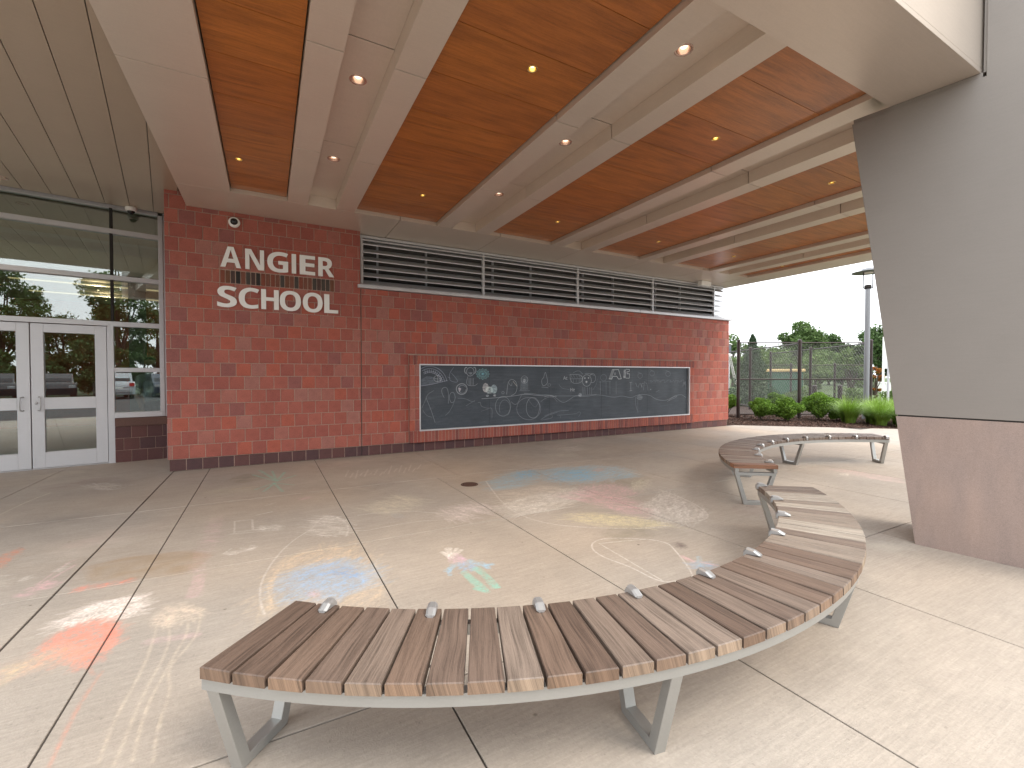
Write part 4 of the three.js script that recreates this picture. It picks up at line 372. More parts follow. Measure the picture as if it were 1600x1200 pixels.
// ------------------------------------------------------------ entrance front (local x along the glass, z outwards)
{
  const e = thing('glass_entrance', 'grey aluminium and glass entrance with double doors beside the red wall', 'entrance', null, [FX, 0, FZ], TH);
  const fr = (n, x0, x1, y0, y1, z0 = -0.12, z1 = 0.02, m = mAlu, par = e) => mesh(n, box(x0, x1, y0, y1, z0, z1, 0.003), m, par);
  const pane = (x0, x1, y0, y1, par = e) => mesh('pane', box(x0, x1, y0, y1, -0.054, -0.046, 0.0005), mGlass, par);
  const H = [[4.19, 4.24], [3.775, 3.85], [3.015, 3.09], [2.256, 2.335]];
  const U0 = -4.36, M = 0.722;
  fr('jamb', 1.328, 1.392, 0.742, 4.189); fr('jamb', U0 - 0.06, U0, 0.0, 4.189);
  for (const [a, b] of H) fr('transom', U0, 1.3275, a, b, -0.12, 0.0185);
  fr('end_panel', 1.395, 1.75, 0, 4.24, -0.10, 0.0);
  // upper panes with a slim dark mullion
  for (let i = 0; i < 3; i++) { const y0 = [3.85, 3.09, 2.335][i], y1 = [4.19, 3.775, 3.015][i]; for (const [a, b] of [[M + 0.02, 1.328], [-1.165, M - 0.02], [-3.05, -1.205], [U0, -3.09]]) pane(a, b, y0, y1); for (const x of [M, -1.185, -3.07]) fr('mullion', x - 0.019, x + 0.019, y0, y1, -0.11, 0.004, mDark); }
  // side light right of the doors
  const wing = (a, b) => {
    fr('transom', a, b, 1.502, 1.574, -0.12, 0.017); fr('window_sill', a, b + 0.03, 0.742, 0.832, -0.12, 0.03);
    pane(a, b, 1.574, 2.256); pane(a, b, 0.832, 1.502);
    fr('stone_sill', a, b + 0.09, 0.602, 0.738, -0.13, 0.045, mSill);
    mesh('mortar_core', box(a, b + 0.08, 0, 0.60, -0.13, 0.018, 0.001), mMortar, e);
    for (let k = 0; k < 3; k++) for (let x = a + (k % 2 ? -0.10 : 0); x < b + 0.08; x += 0.2075) { const p = Math.max(x, a), q = Math.min(x + 0.2, b + 0.08); if (q - p > 0.03) mesh('brick', box(p, q, k * 0.2 + 0.004, k * 0.2 + 0.196, -0.05, 0.025, 0.003, k, x, 1.4), pick(baseTones), e); }
  };
  wing(0.735, 1.328);
  fr('door_jamb', 0.652, 0.7345, 0.0, 2.2555, -0.12, 0.019); fr('door_jamb', -1.18, -1.10, 0.0, 2.2555, -0.12, 0.019); fr('door_jamb', -3.02, -2.94, 0, 2.2555, -0.12, 0.019);
  fr('threshold', -2.94, 0.652, 0.002, 0.014, -0.11, 0.012);
  const wingL = [U0, -3.021]; fr('transom', ...wingL, 1.502, 1.574, -0.12, 0.017); pane(...wingL, 1.574, 2.256); pane(...wingL, 0.1, 1.502); fr('window_sill', ...wingL, 0, 0.1, -0.12, 0.03);
  const door = (x0, x1, side) => { // side: +1 hinge on the right
    const d = new THREE.Group(); d.name = 'door'; e.add(d);
    const gl = side > 0 ? 0.14 : 0.14, a = x0 + gl, b = x1 - 0.14;
    const q = (n, ...v) => fr(n, ...v, -0.075, 0.006, mAlu, d);
    q('stile', x0, a, 0.02, 2.245); q('stile', b, x1, 0.02, 2.245); q('rail', a, b, 2.113, 2.245); q('rail', a, b, 0.922, 1.104); q('rail', a, b, 0.02, 0.26);
    pane(a, b, 1.104, 2.113, d); pane(a, b, 0.26, 0.922, d);
    const hx = side > 0 ? x0 + 0.09 : x1 - 0.09, s2 = side;
    mesh('pull_handle', tube([[hx - 0.02 * s2, 1.115, 0.0], [hx, 1.115, 0.055], [hx + 0.01 * s2, 1.10, 0.062], [hx + 0.01 * s2, 0.93, 0.062], [hx, 0.912, 0.055], [hx - 0.02 * s2, 0.912, 0.0]], 0.009, 30, 8), mStopper, d);
    const k = lathe([[0, 0.012], [0.012, 0.012], [0.02, 0.006], [0.021, 0]], 16); k.rotateX(Math.PI / 2); k.translate(x0 + 0.05, 1.022, 0.006); if (side > 0) mesh('lock', k, mStopper, d);
    return d;
  };
  door(-0.218, 0.645, 1); door(-1.095, -0.229, -1); door(-2.055, -1.19, 1); door(-2.93, -2.065, -1);
}
// lobby behind the glass
{
  const g = structGroup('lobby'); g.position.set(FX, 0, FZ); g.rotation.y = TH;
  const mIn = std({ color: rgb(0.66, 0.62, 0.56), roughness: 0.8 }), mFl = std({ color: rgb(0.30, 0.27, 0.24), map: stoneSpeck, roughness: 0.5 }), mInBrick = std({ color: rgb(0.42, 0.115, 0.08), map: brickSpeck, roughness: 0.8 });
  mesh('floor', box(-6, 3.0, -0.3, 0.0, -8.2, -0.13, 0.001), mFl, g);
  mesh('ceiling', box(-6, 3.0, 3.55, 3.75, -8.2, -0.5, 0.001), mIn, g);
  mesh('bulkhead', box(-6, 3.0, 3.2, 4.3, -0.62, -0.5, 0.001), mPlank, g);
  mesh('back_wall', box(-6, 3.0, 0, 3.55, -8.2, -8.0, 0.001), mInBrick, g);
  mesh('side_wall', box(2.2, 2.4, 0, 3.55, -8.0, -0.14, 0.001), mInBrick, g);
  mesh('side_wall', box(-5.6, -5.4, 0, 3.55, -8.0, -0.14, 0.001), mIn, g);
  const c = thing('lobby_column', 'grey square column inside the lobby behind the side window', 'column', null, [FX + 0.95 * Math.cos(TH) - 2.4 * Math.sin(TH), 0, FZ - 0.95 * Math.sin(TH) - 2.4 * Math.cos(TH)], TH);
  mesh('shaft', box(-0.14, 0.14, 0.1, 3.54, -0.14, 0.14, 0.01), mPier, c); mesh('base', box(-0.17, 0.17, 0, 0.099, -0.17, 0.17, 0.006), mPier, c);
  for (let i = 1; i < 3; i++) {
    const t = thing('lobby_light', ['', 'strip light nearest the doors on the lobby ceiling', 'strip light deepest in the lobby'][i], 'ceiling light', 'lobby strip lights', [FX - (2.2 + i * 1.8) * Math.sin(TH), 3.5, FZ - (2.2 + i * 1.8) * Math.cos(TH)], TH);
    mesh('housing', box(-1.2, 1.6, 0.0, 0.05, -0.06, 0.06, 0.004), mAlu, t);
    mesh('diffuser', box(-1.18, 1.58, -0.02, -0.001, -0.045, 0.045, 0.004), std({ color: 0xffffff, emissive: rgb(1, 0.72, 0.36), emissiveIntensity: 0.2 }), t);
    const pl = new THREE.PointLight(0xffd8b0, 0.3, 0, 2); pl.position.set(0.2, -0.12, 0); pl.castShadow = true; t.add(pl);
  }
}
// ------------------------------------------------------------ canopy
const CB = 4.0, LIGHTS = [];
const woodLightX = [-0.276, 2.01, 4.37, 6.75, 9.04, 10.85];
for (let i = 0; i < 6; i++) for (const z of [-3.33, -6.40]) if (i || z < -4) LIGHTS.push([woodLightX[i], z, 4.06, i]);
for (const [i, x] of [0.757, 3.07].entries()) for (const z of [-2.65, -4.34, -6.05]) if (i || z < -3) LIGHTS.push([x, z, 4.155, i]);
const canopy = thing('entrance_canopy', 'broad entrance canopy with beige metal beams and orange timber ceiling panels', 'canopy');
{
  const ZW = -7.42, ZG = -1.955, G = 0.006, pt = () => panelTones[Math.floor(rnd() * 3)];
  const part = (n, x0, x1, y0, y1, z0, z1, m, b = 0.0015) => mesh(n, box(x0, x1, y0, y1, z0, z1, b, rr(0, 5), rr(0, 5), 0.6), m, canopy);
  const holed = (n, x0, x1, y0, y1, z0, z1, m, r, wood) => { // panel with round cut-outs for the downlights in it
    const s = new THREE.Shape(); s.moveTo(x0, z0); s.lineTo(x1, z0); s.lineTo(x1, z1); s.lineTo(x0, z1); s.closePath();
    for (const [lx, lz, ly] of LIGHTS) if (lx > x0 && lx < x1 && lz > z0 && lz < z1 && Math.abs(ly - y0) < 0.01) { const h = new THREE.Path(); h.absarc(lx, lz, r, 0, Math.PI * 2, true); s.holes.push(h); }
    const g = new THREE.ExtrudeGeometry(s, { depth: y1 - y0, bevelEnabled: false, curveSegments: 20 }); g.rotateX(Math.PI / 2); g.translate(0, y1, 0);
    const p = g.attributes.position, u = g.attributes.uv, ou = rr(0.01, wood ? 0.2 : 0.5), ov = rr(0.05, 0.55); for (let i = 0; i < p.count; i++) u.setXY(i, (p.getX(i) - x0) * 0.55 + ou, (p.getZ(i) - z0) * (wood ? 0.6 : 0.2) + ov);
    return mesh(n, g, m, canopy);
  };
  const cuts = [ZG, -3.80, -5.63, ZW];
  const beam = (x0, x1, cs = cuts) => { for (let i = 0; i < cs.length - 1; i++) part('beam_panel', x0, x1, CB, 4.24, cs[i + 1] + G, cs[i] - G, pt()); };
  beam(-1.042, -0.425, [ZG, -2.9, -4.70, ZW]);
  const pairs = [0.286, 2.575, 4.915, 7.235, 9.56];
  const woods = [[-0.425, 0.286]];
  for (let i = 0; i < 5; i++) {
    const x = pairs[i], w = 0.272, ch = i < 2 ? 0.40 + i * 0.045 : 0.46;
    beam(x, x + w); beam(x + w + ch, x + 2 * w + ch);
    for (let k = 0; k < 3; k++) holed('channel_panel', x + w + 0.001, x + w + ch - 0.001, 4.155, 4.175, cuts[k + 1] + G, cuts[k] - G, pt(), 0.072, false);
    part('channel_end', x + w + 0.002, x + w + ch - 0.002, 4.0025, 4.154, ZW + 0.0005, ZW + 0.008, pt(), 0.001);
    woods.push([x + 2 * w + ch, i < 4 ? pairs[i + 1] : 11.05]);
  }
  for (const [a, b] of woods) {
    let z = ZG - 0.002; for (const z2 of [-2.53, -3.145, -3.76, -4.375, -4.99, -5.605, -6.22, -6.835, ZW + 0.002]) { const len = b - a; holed('wood_panel', a + 0.012, b - 0.012, 4.06, 4.082, z2 + 0.0025, z - 0.0025, ceilTones[Math.floor(rnd() * 3)], 0.042, true); z = z2; }
  }
  // border along the wall and at the right edge
  const bx = [-1.042, 1.48, 1.95, 3.80, 5.65, 7.5, 9.35, 11.05];
  for (let i = 0; i < 7; i++) part('border_panel', bx[i] + G * (i > 1 ? 1 : 0), bx[i + 1] - (i ? G : 0), CB + 0.0015, 4.24, -8.95 + (i ? 0 : 0.612), ZW - G, pt());
  for (const [a, b] of [[-8.95, -7.46], [-7.46, -5.63], [-5.63, -3.8], [-3.8, ZG]]) part('border_panel', 11.05 + G, 11.85, CB + 0.001, 4.6, a + G, b - G, pt());
  // edge girder over the pier
  const gx = [-1.3, 1.45, 5.7, 8.8, 11.85];
  for (let i = 0; i < 4; i++) { part('girder_soffit', gx[i] + G, gx[i + 1] - G, 3.82, 3.86, -1.94, -1.382, pt()); part('girder_face', gx[i] + G, gx[i + 1] - G, 3.8615, 4.9, -1.42, -1.383, pt()); part('girder_back', gx[i] + G, gx[i + 1] - G, 3.8615, 4.3, -1.939, -1.91, pt()); }
  // soffit boards over the doors, laid square to the entrance front
  const c = Math.cos(TH), s = Math.sin(TH), dir = [-s, -c], per = [c, -s];
  for (let k = -1; k < 26; k++) {
    const p0 = -0.143 - k * 0.303, p1 = p0 - 0.303;
    const pt2 = (p, t) => [p * per[0] + t * dir[0], p * per[1] + t * dir[1]];
    let poly = [pt2(p0 - 0.004, 4.15), pt2(p1 + 0.004, 4.15), pt2(p1 + 0.004, 9.72), pt2(p0 - 0.004, 9.72)];
    poly = clip(poly, -1.0, 0, -1, 0); if (poly.length < 3) continue;
    const g = slab(poly, 4.222, 4.226, 0.001), geo = merge([slab(poly, 4.2, 4.222, 0.002, (x, z) => [(x * per[0] + z * per[1]) * 0.6 + k, (x * dir[0] + z * dir[1]) * 0.6])]);
    mesh('soffit_board', geo, mPlank, canopy);
  }
  // roof slab over everything
  const roof = [[-1.05, -1.4], [11.84, -1.4], [11.84, -9.0], [-1.05, -9.0]];
  mesh('roof', merge([slab([[-1.3, -1.425], [11.8, -1.425], [11.8, -9.4], [-1.3, -9.4]], 4.31, 4.85, 0.01), slab([[-10, -3.0], [-1.31, -4.25], [-1.31, -10.4], [-10, -9.2]], 4.25, 4.85, 0.01)]), mPier, canopy);
}
{
  const b = thing('school_building', 'brick school building behind the entrance wall', 'building');
  mesh('wall', merge([box(-0.98, 11.4, 0, 4.3, -16, -9.05, 0.01), box(-14, -7.25, 0, 4.24, -16, -8.7, 0.01)]), std({ color: rgb(0.34, 0.11, 0.085), map: brickSpeck, roughness: 0.85 }), b);
  mesh('roof', box(-14, 11.5, 4.86, 5.1, -18, -9.42, 0.02), mPier, b);
}
// downlights
{
  const ring = (r) => lathe([[r * 0.72, 0.02], [r * 0.74, 0.002], [r * 0.8, -0.004], [r, -0.005], [r * 1.04, -0.002], [r * 1.04, 0.004]], 28);
  const cone = (r) => lathe([[r * 0.3, 0.075], [r * 0.5, 0.06], [r * 0.7, 0.02], [r * 0.73, 0.0]], 24);
  const mGold = std({ color: rgb(0.75, 0.55, 0.22), roughness: 0.25, metalness: 0.9 }), mRose = std({ color: rgb(0.72, 0.55, 0.47), roughness: 0.22, metalness: 0.8 });
  const bulb = lathe([[0, -0.001], [0.5, 0.1], [0.75, 0.45], [0.7, 0.8], [0, 1]], 14);
  const make = (x, z, y, r, gold, label, group) => {
    const t = thing('downlight', label, 'downlight', group, [x, y, z]);
    mesh('trim_ring', ring(r), gold ? mGold : mRose, t); mesh('reflector', cone(r), gold ? mGold : mRose, t);
    const b = bulb.clone(); b.scale(r * 0.62, 0.04, r * 0.62); b.translate(0, 0.014, 0);
    mesh('bulb', b, std({ color: rgb(1, 0.95, 0.8), emissive: gold ? rgb(1, 0.84, 0.52) : rgb(1, 0.78, 0.58), emissiveIntensity: gold ? 1.2 : 0.6 }), t);
    const l = new THREE.SpotLight(0xffdcb0, gold ? 0.9 : 0.7, 0, 0.75, 0.8, 2); l.position.set(0, -0.012, 0); l.target.position.set(0, -3, 0); l.castShadow = true; t.add(l, l.target);
  };
  const wn = ['timber strip nearest the doors', 'second timber strip from the doors', 'third timber strip from the doors', 'fourth timber strip from the doors', 'fifth timber strip from the doors', 'timber strip nearest the canopy end'];
  for (const [x, z, y, i] of LIGHTS) if (y < 4.1) make(x, z, y, 0.045, true, 'small gold downlight in the ' + wn[i] + (z < -4 ? ', near the wall' : ', near the pier'), 'gold downlights in the timber ceiling');
    else make(x, z, y, 0.075, false, 'copper rimmed downlight in the ' + ['first', 'second'][i] + ' metal channel from the doors, ' + (z < -6 ? 'nearest the wall' : z < -4 ? 'mid channel' : 'nearest the viewer'), 'copper downlights in the metal channels');
  make(-3.23, -8.95, 4.1985, 0.075, false, 'copper rimmed downlight in the soffit boards over the doors');
}
// ------------------------------------------------------------ tapered pier
{
  const pier = thing('tapered_pier', 'large grey clad pier widening upwards on a brown stone base', 'pier', null, [4.872, 0, -1.713], TH);
  // local z runs along the visible face, local x into the pier
  const prism = (ya, yb, za0, za1, zb0, zb1, xa, xb, m, n) => { const f = [], c = [[xa, ya, za0], [xb, ya, za0], [xb, ya, za1], [xa, ya, za1]], d = [[xa, yb, zb0], [xb, yb, zb0], [xb, yb, zb1], [xa, yb, zb1]]; f.push(c, d.slice().reverse()); for (let i = 0; i < 4; i++) { const j = (i + 1) % 4; f.push([c[i], d[i], d[j], c[j]]); } return mesh(n, soup(f, 0, 0, 0.8), m, pier); };
  const zl = y => -0.1305 * y, zr = y => 1.15 + 0.1305 * y;
  prism(0, 1.092, zl(0), zr(0), zl(1.092), zr(1.092), 0, 0.7, mStone, 'stone_base');
  prism(1.092, 1.106, zl(1.09) + 0.012, zr(1.09) - 0.012, zl(1.1) + 0.012, zr(1.1) - 0.012, 0.012, 0.69, mDark, 'shadow_joint');
  const o = [[zl(1.106), 1.106], [zr(1.106), 1.106], [zr(5.4), 5.4], [0.372, 5.4], [0.372, 3.775], [zl(3.775), 3.775]], cs = new THREE.Shape(); o.forEach((p, i) => i ? cs.lineTo(-p[0], p[1]) : cs.moveTo(-p[0], p[1])); cs.closePath();
  const cg = new THREE.ExtrudeGeometry(cs, { depth: 0.695, bevelEnabled: true, bevelSize: 0.002, bevelThickness: 0.002, bevelSegments: 1 }); cg.rotateY(Math.PI / 2); cg.translate(0.003, 0, 0); { const u = cg.attributes.uv; for (let i = 0; i < u.count; i++) u.setXY(i, u.getX(i) * 0.8, u.getY(i) * 0.8); }
  mesh('metal_cladding', cg, mPier, pier);
  prism(3.7785, 3.8175, zl(3.775) + 0.01, 0.35, zl(3.8) + 0.01, 0.35, 0.012, 0.68, mPier, 'top_reveal');
  prism(3.8175, 5.0, 0.352, 0.3715, 0.352, 0.3715, 0.02, 0.66, mPier, 'edge_strip');
}
// ------------------------------------------------------------ small fittings
{
  const dome = (label, pos, wall) => {
    const t = thing('dome_camera', label, 'security camera', null, pos);
    const a = lathe([[0.001, 0.0], [0.078, 0.0], [0.08, 0.008], [0.08, 0.03], [0.072, 0.055], [0.052, 0.066], [0.05, 0.062]], 28), b = lathe([[0.052, 0.06], [0.05, 0.075], [0.038, 0.096], [0.02, 0.108], [0.0, 0.111]], 24);
    for (const g of [a, b]) { if (wall) { g.rotateX(Math.PI / 2); } else g.rotateX(Math.PI); }
    mesh('housing', a, mWhite, t); mesh('dome', b, mBlackGloss, t);
  };
  dome('white dome camera mounted on the red wall above the sign', [-0.43, 3.845, WZ + 0.001], true);
  dome('white dome camera hanging from the soffit beside the entrance glass', [-1.93, 4.198, -9.5], false);
  const s = thing('emergency_light', 'small white box fitted under the canopy at the wall end', 'emergency light', null, [10.46, CB, -8.28]);
  mesh('housing', box(-0.19, 0.19, -0.13, 0.0, -0.07, 0.07, 0.008), mWhite, s); mesh('lens', box(-0.15, 0.15, -0.15, -0.131, -0.05, 0.05, 0.004), mAlu, s);
}
// ------------------------------------------------------------ curved benches
{
  const RI = 2.615, RO = 3.085, TOP = 0.45, TK = 0.042;
  const bench = (label, cx, cz, a0, a1, n) => {
    const t = thing('curved_bench', label, 'bench', 'curved slatted benches', [cx, 0, cz]);
    const rot = (m, a) => { m.rotation.y = -a; return m; }, da = (a1 - a0) / n;
    const slatGeo = [];
    for (let v = 0; v < 7; v++) { const gi = 0.0056, h = Math.tan(Math.abs(da) / 2), p = [[RI, -RI * h + gi], [RO, -RO * h + gi * 1.1], [RO, RO * h - gi * 1.1], [RI, RI * h - gi]]; const ou = 0.02 + v * 0.075, ov = 0.24 + ((v * 0.37) % 0.42); slatGeo.push(slab(p, TOP - TK, TOP, 0.0035, (x, z, y) => [(x - RI) * 0.95 + ou, (z + 0.3 * (TOP - y)) * 2.9 + ov])); }
    for (const g of slatGeo) { const nn = g.attributes.normal, C = new Float32Array(nn.count * 3); for (let i = 0; i < nn.count; i++) { const end = nn.getX(i) > 0.9; C.set(end ? [1.45, 1.38, 1.22] : [1, 1, 1], i * 3); } g.setAttribute('color', new THREE.BufferAttribute(C, 3)); } // pale sawn end grain
    for (let k = 0; k < n; k++) {
      const a = a0 + da * (k + 0.5), f = k / n, near = label.startsWith('near');
      const r = rnd(); let m;
      if (near) m = k < 14 ? [0, 0, 4, 1, 2, 4, 1, 1, 6, 4, 0, 2, 1, 6][k] : f < 0.42 ? [0, 1, 4, 1, 2, 6][Math.floor(r * 6)] : f < 0.62 ? [2, 6, 4, 3, 1][Math.floor(r * 5)] : k === 27 ? 5 : [3, 6, 3, 2, 5, 3][Math.floor(r * 6)];
      else m = k === 0 ? 7 : [1, 2, 4, 6, 2][Math.floor(r * 5)];
      const s = rot(mesh('slat', slatGeo[(k * 3 + Math.floor(r * 3)) % 7], benchTones[m], t), a + rr(-0.0006, 0.0006)); s.position.y = rr(-0.0015, 0.0015);
    }
    const arc = (r0, r1, y0, y1) => { const f = [], N = 56, P = (r, a, y) => [r * Math.cos(a), y, r * Math.sin(a)]; const s0 = a0, s1 = a1; for (let i = 0; i < N; i++) { const a = s0 + (s1 - s0) * i / N, b = s0 + (s1 - s0) * (i + 1) / N; f.push([P(r0, a, y1), P(r0, b, y1), P(r1, b, y1), P(r1, a, y1)], [P(r0, a, y0), P(r1, a, y0), P(r1, b, y0), P(r0, b, y0)], [P(r1, a, y0), P(r1, a, y1), P(r1, b, y1), P(r1, b, y0)], [P(r0, a, y0), P(r0, b, y0), P(r0, b, y1), P(r0, a, y1)]); } f.push([P(r0, s0, y0), P(r0, s0, y1), P(r1, s0, y1), P(r1, s0, y0)], [P(r0, s1, y0), P(r1, s1, y0), P(r1, s1, y1), P(r0, s1, y1)]); return soup(f); };
    mesh('rail', arc(RO - 0.05, RO - 0.012, TOP - TK - 0.046, TOP - TK - 0.001), mSteel, t); mesh('rail', arc(RI + 0.012, RI + 0.05, TOP - TK - 0.046, TOP - TK - 0.001), mSteel, t);
    const sh = new THREE.Shape(), yt = TOP - TK - 0.047; sh.moveTo(RI + 0.015, yt); sh.lineTo(RO - 0.015, yt); sh.lineTo(RO - 0.115, 0.003); sh.lineTo(RI + 0.125, 0.003); sh.closePath();
    const ho = new THREE.Path(); ho.moveTo(RI + 0.062, yt - 0.03); ho.lineTo(RI + 0.158, 0.04); ho.lineTo(RO - 0.148, 0.04); ho.lineTo(RO - 0.062, yt - 0.03); ho.closePath(); sh.holes.push(ho);
    const lg = new THREE.ExtrudeGeometry(sh, { depth: 0.046, bevelEnabled: true, bevelSize: 0.002, bevelThickness: 0.002, bevelSegments: 1 }); lg.translate(0, 0, -0.025);
    for (let i = 0; i < 4; i++) { const a = a0 + (a1 - a0) * (0.008 + i * 0.328); rot(mesh('leg', lg, mSteel, t), a); }
    const ss = new THREE.Shape(); ss.moveTo(RI - 0.012, TOP - 0.02); ss.lineTo(RI - 0.012, TOP + 0.006); ss.lineTo(RI + 0.002, TOP + 0.024); ss.lineTo(RI + 0.04, TOP + 0.022); ss.lineTo(RI + 0.07, TOP + 0.008); ss.lineTo(RI + 0.07, TOP + 0.007); ss.lineTo(RI + 0.0005, TOP + 0.001); ss.lineTo(RI - 0.002, TOP - 0.02); ss.closePath();
    const sg = new THREE.ExtrudeGeometry(ss, { depth: 0.02, bevelEnabled: true, bevelSize: 0.006, bevelThickness: 0.010, bevelSegments: 1 }); sg.translate(0, 0, -0.010);
    for (let k = 1; k < n; k += 4) rot(mesh('skate_stop', sg, mStopper, t), a0 + da * (k + 0.62));
    return t;
  };
  const R = Math.PI / 180;
  bench('near curved bench of weathered brown slats with dark left end', 1.855, -4.14, 132.2 * R, 38.2 * R, 38);
  bench('far curved bench of brown slats beyond the near bench', 7.108, -1.449, 214.9 * R, 310.5 * R, 38);
}
// ------------------------------------------------------------ plants
function leafMesh(n, place, size, tones, up = 0.3) { // n small folded leaves
  const P = new Float32Array(n * 18), C = new Float32Array(n * 18), a = new THREE.Vector3(), b = new THREE.Vector3(), nn = new THREE.Vector3();
  for (let i = 0; i < n; i++) {
    const p = place(i), s = size * rr(0.6, 1.3), c = tones[Math.floor(rnd() * tones.length)], k = rr(0.8, 1.2);
    nn.set(rr(-1, 1), rr(-1, 1) + up, rr(-1, 1)).normalize(); a.set(rr(-1, 1), rr(-1, 1), rr(-1, 1)).cross(nn).normalize(); b.copy(nn).cross(a);
    const q = [[-s, 0], [0, -s * 0.45], [s, 0], [-s, 0], [s, 0], [0, s * 0.45]];
    for (let v = 0; v < 6; v++) { const o = i * 18 + v * 3, f = (v === 1 || v === 5) ? s * 0.15 : 0; P[o] = p[0] + a.x * q[v][0] + b.x * q[v][1] + nn.x * f; P[o + 1] = p[1] + a.y * q[v][0] + b.y * q[v][1] + nn.y * f; P[o + 2] = p[2] + a.z * q[v][0] + b.z * q[v][1] + nn.z * f; C[o] = c[0] * k; C[o + 1] = c[1] * k; C[o + 2] = c[2] * k; }
  }
  const g = new THREE.BufferGeometry(); g.setAttribute('position', new THREE.BufferAttribute(P, 3)); g.setAttribute('color', new THREE.BufferAttribute(C, 3)); g.computeVertexNormals(); return g;
}
const mLeaf = new THREE.MeshPhysicalMaterial({ vertexColors: true, roughness: 0.7, side: THREE.DoubleSide, transmission: 0.25, thickness: 0, specularIntensity: 0.4 });
const mBark = std({ color: rgb(0.10, 0.075, 0.055), map: stoneSpeck, roughness: 0.95 });
const inBall = () => { let x, y, z; do { x = rr(-1, 1); y = rr(-1, 1); z = rr(-1, 1); } while (x * x + y * y + z * z > 1); return [x, y, z]; };
function tree(name, label, category, group, x, z, h, spread, nLeaf, leaf, tones, opt = {}) {
  const y0 = opt.y ?? -0.1, t = thing(name, label, category, group, [x, y0, z]), th = h * (opt.trunk ?? 0.3), r0 = h * 0.018 + 0.05, limbs = [rod([0, 0, 0], [rr(-0.2, 0.2), th, rr(-0.2, 0.2)], r0, 9, r0 * 0.7)];
  const blobs = []; const nb = opt.blobs ?? 16;
  for (let i = 0; i < nb; i++) { const q = inBall(), f = 1 - 0.35 * Math.max(0, q[1]), c = [q[0] * spread * 0.75 * f, th + (h - th) * (0.45 + 0.42 * q[1]), q[2] * spread * 0.75 * f]; blobs.push([c, spread * rr(0.22, 0.42)]); if (i < 11) limbs.push(rod([rr(-0.1, 0.1), th * rr(0.8, 1), rr(-0.1, 0.1)], c, r0 * 0.42, 6, r0 * 0.12)); }
  limbs.push(rod([0, th * 0.95, 0], [rr(-0.3, 0.3), h * 0.9, rr(-0.3, 0.3)], r0 * 0.68, 8, r0 * 0.12));
  mesh('trunk', merge(limbs), mBark, t);
  mesh('crown', leafMesh(nLeaf, () => { const [c, r] = blobs[Math.floor(rnd() * nb)], q = inBall(), l = Math.hypot(...q) || 1, k = (0.55 + 0.45 * rnd()) / l * Math.cbrt(rnd() * 0.7 + 0.3); return [c[0] + q[0] * r * k, Math.max(th * 0.6, c[1] + q[1] * r * k * 0.75), c[2] + q[2] * r * k]; }, leaf, tones), mLeaf, t);
  return t;
}
const GR = { mid: [[0.10, 0.165, 0.048], [0.13, 0.20, 0.06], [0.08, 0.135, 0.042]], dark: [[0.062, 0.112, 0.036], [0.08, 0.138, 0.043], [0.095, 0.155, 0.05]], light: [[0.13, 0.20, 0.055], [0.10, 0.17, 0.045], [0.16, 0.22, 0.08]], fresh: [[0.14, 0.255, 0.028], [0.175, 0.305, 0.036], [0.105, 0.195, 0.024]] };
// planting bed
{
  const bed = clip(clip([[8, -24], [24, -24], [24, 2], [8, 2]], EX, EZ, -EN[0], -EN[1]), 11.62, 0, 1, 0);
  structure('planting_bed', slab(bed.map(p => p), -0.3, -0.03, 0.01, (x, z) => [x * 2, z * 2]), std({ color: rgb(0.062, 0.036, 0.026), map: stoneSpeck, bumpMap: brickBump, bumpScale: 0.01, roughness: 1 }));
  const g = box(-0.035, 0.035, -0.004, 0.004, -0.008, 0.008, 0.001), n = 9000, im = new THREE.InstancedMesh(g, std({ color: 0xffffff, roughness: 1 }), n), M = new THREE.Matrix4(), q = new THREE.Quaternion(), e = new THREE.Euler(), col = new THREE.Color();
  for (let i = 0; i < n; i++) { let x, z; do { x = rr(11.8, 19); z = rr(-12, -3.5); } while ((x - EX) * EN[0] + (z - EZ) * EN[1] > -0.06 || (x - EX) * EN[0] + (z - EZ) * EN[1] < -4); e.set(rr(-0.5, 0.5), rr(0, 6.3), rr(-0.5, 0.5)); const s = rr(0.6, 1.6); M.compose(new THREE.Vector3(x, -0.03 + rr(0.002, 0.02), z), q.setFromEuler(e), new THREE.Vector3(s, s, s)); im.setMatrixAt(i, M); const k = rr(0.6, 1.7); im.setColorAt(i, col.setRGB(0.075 * k, 0.042 * k, 0.03 * k)); }
  im.name = 'bark_mulch'; im.userData = { kind: 'stuff', label: 'dark brown bark mulch covering the planting bed', category: 'mulch' }; shadows(im); scene.add(im);
}
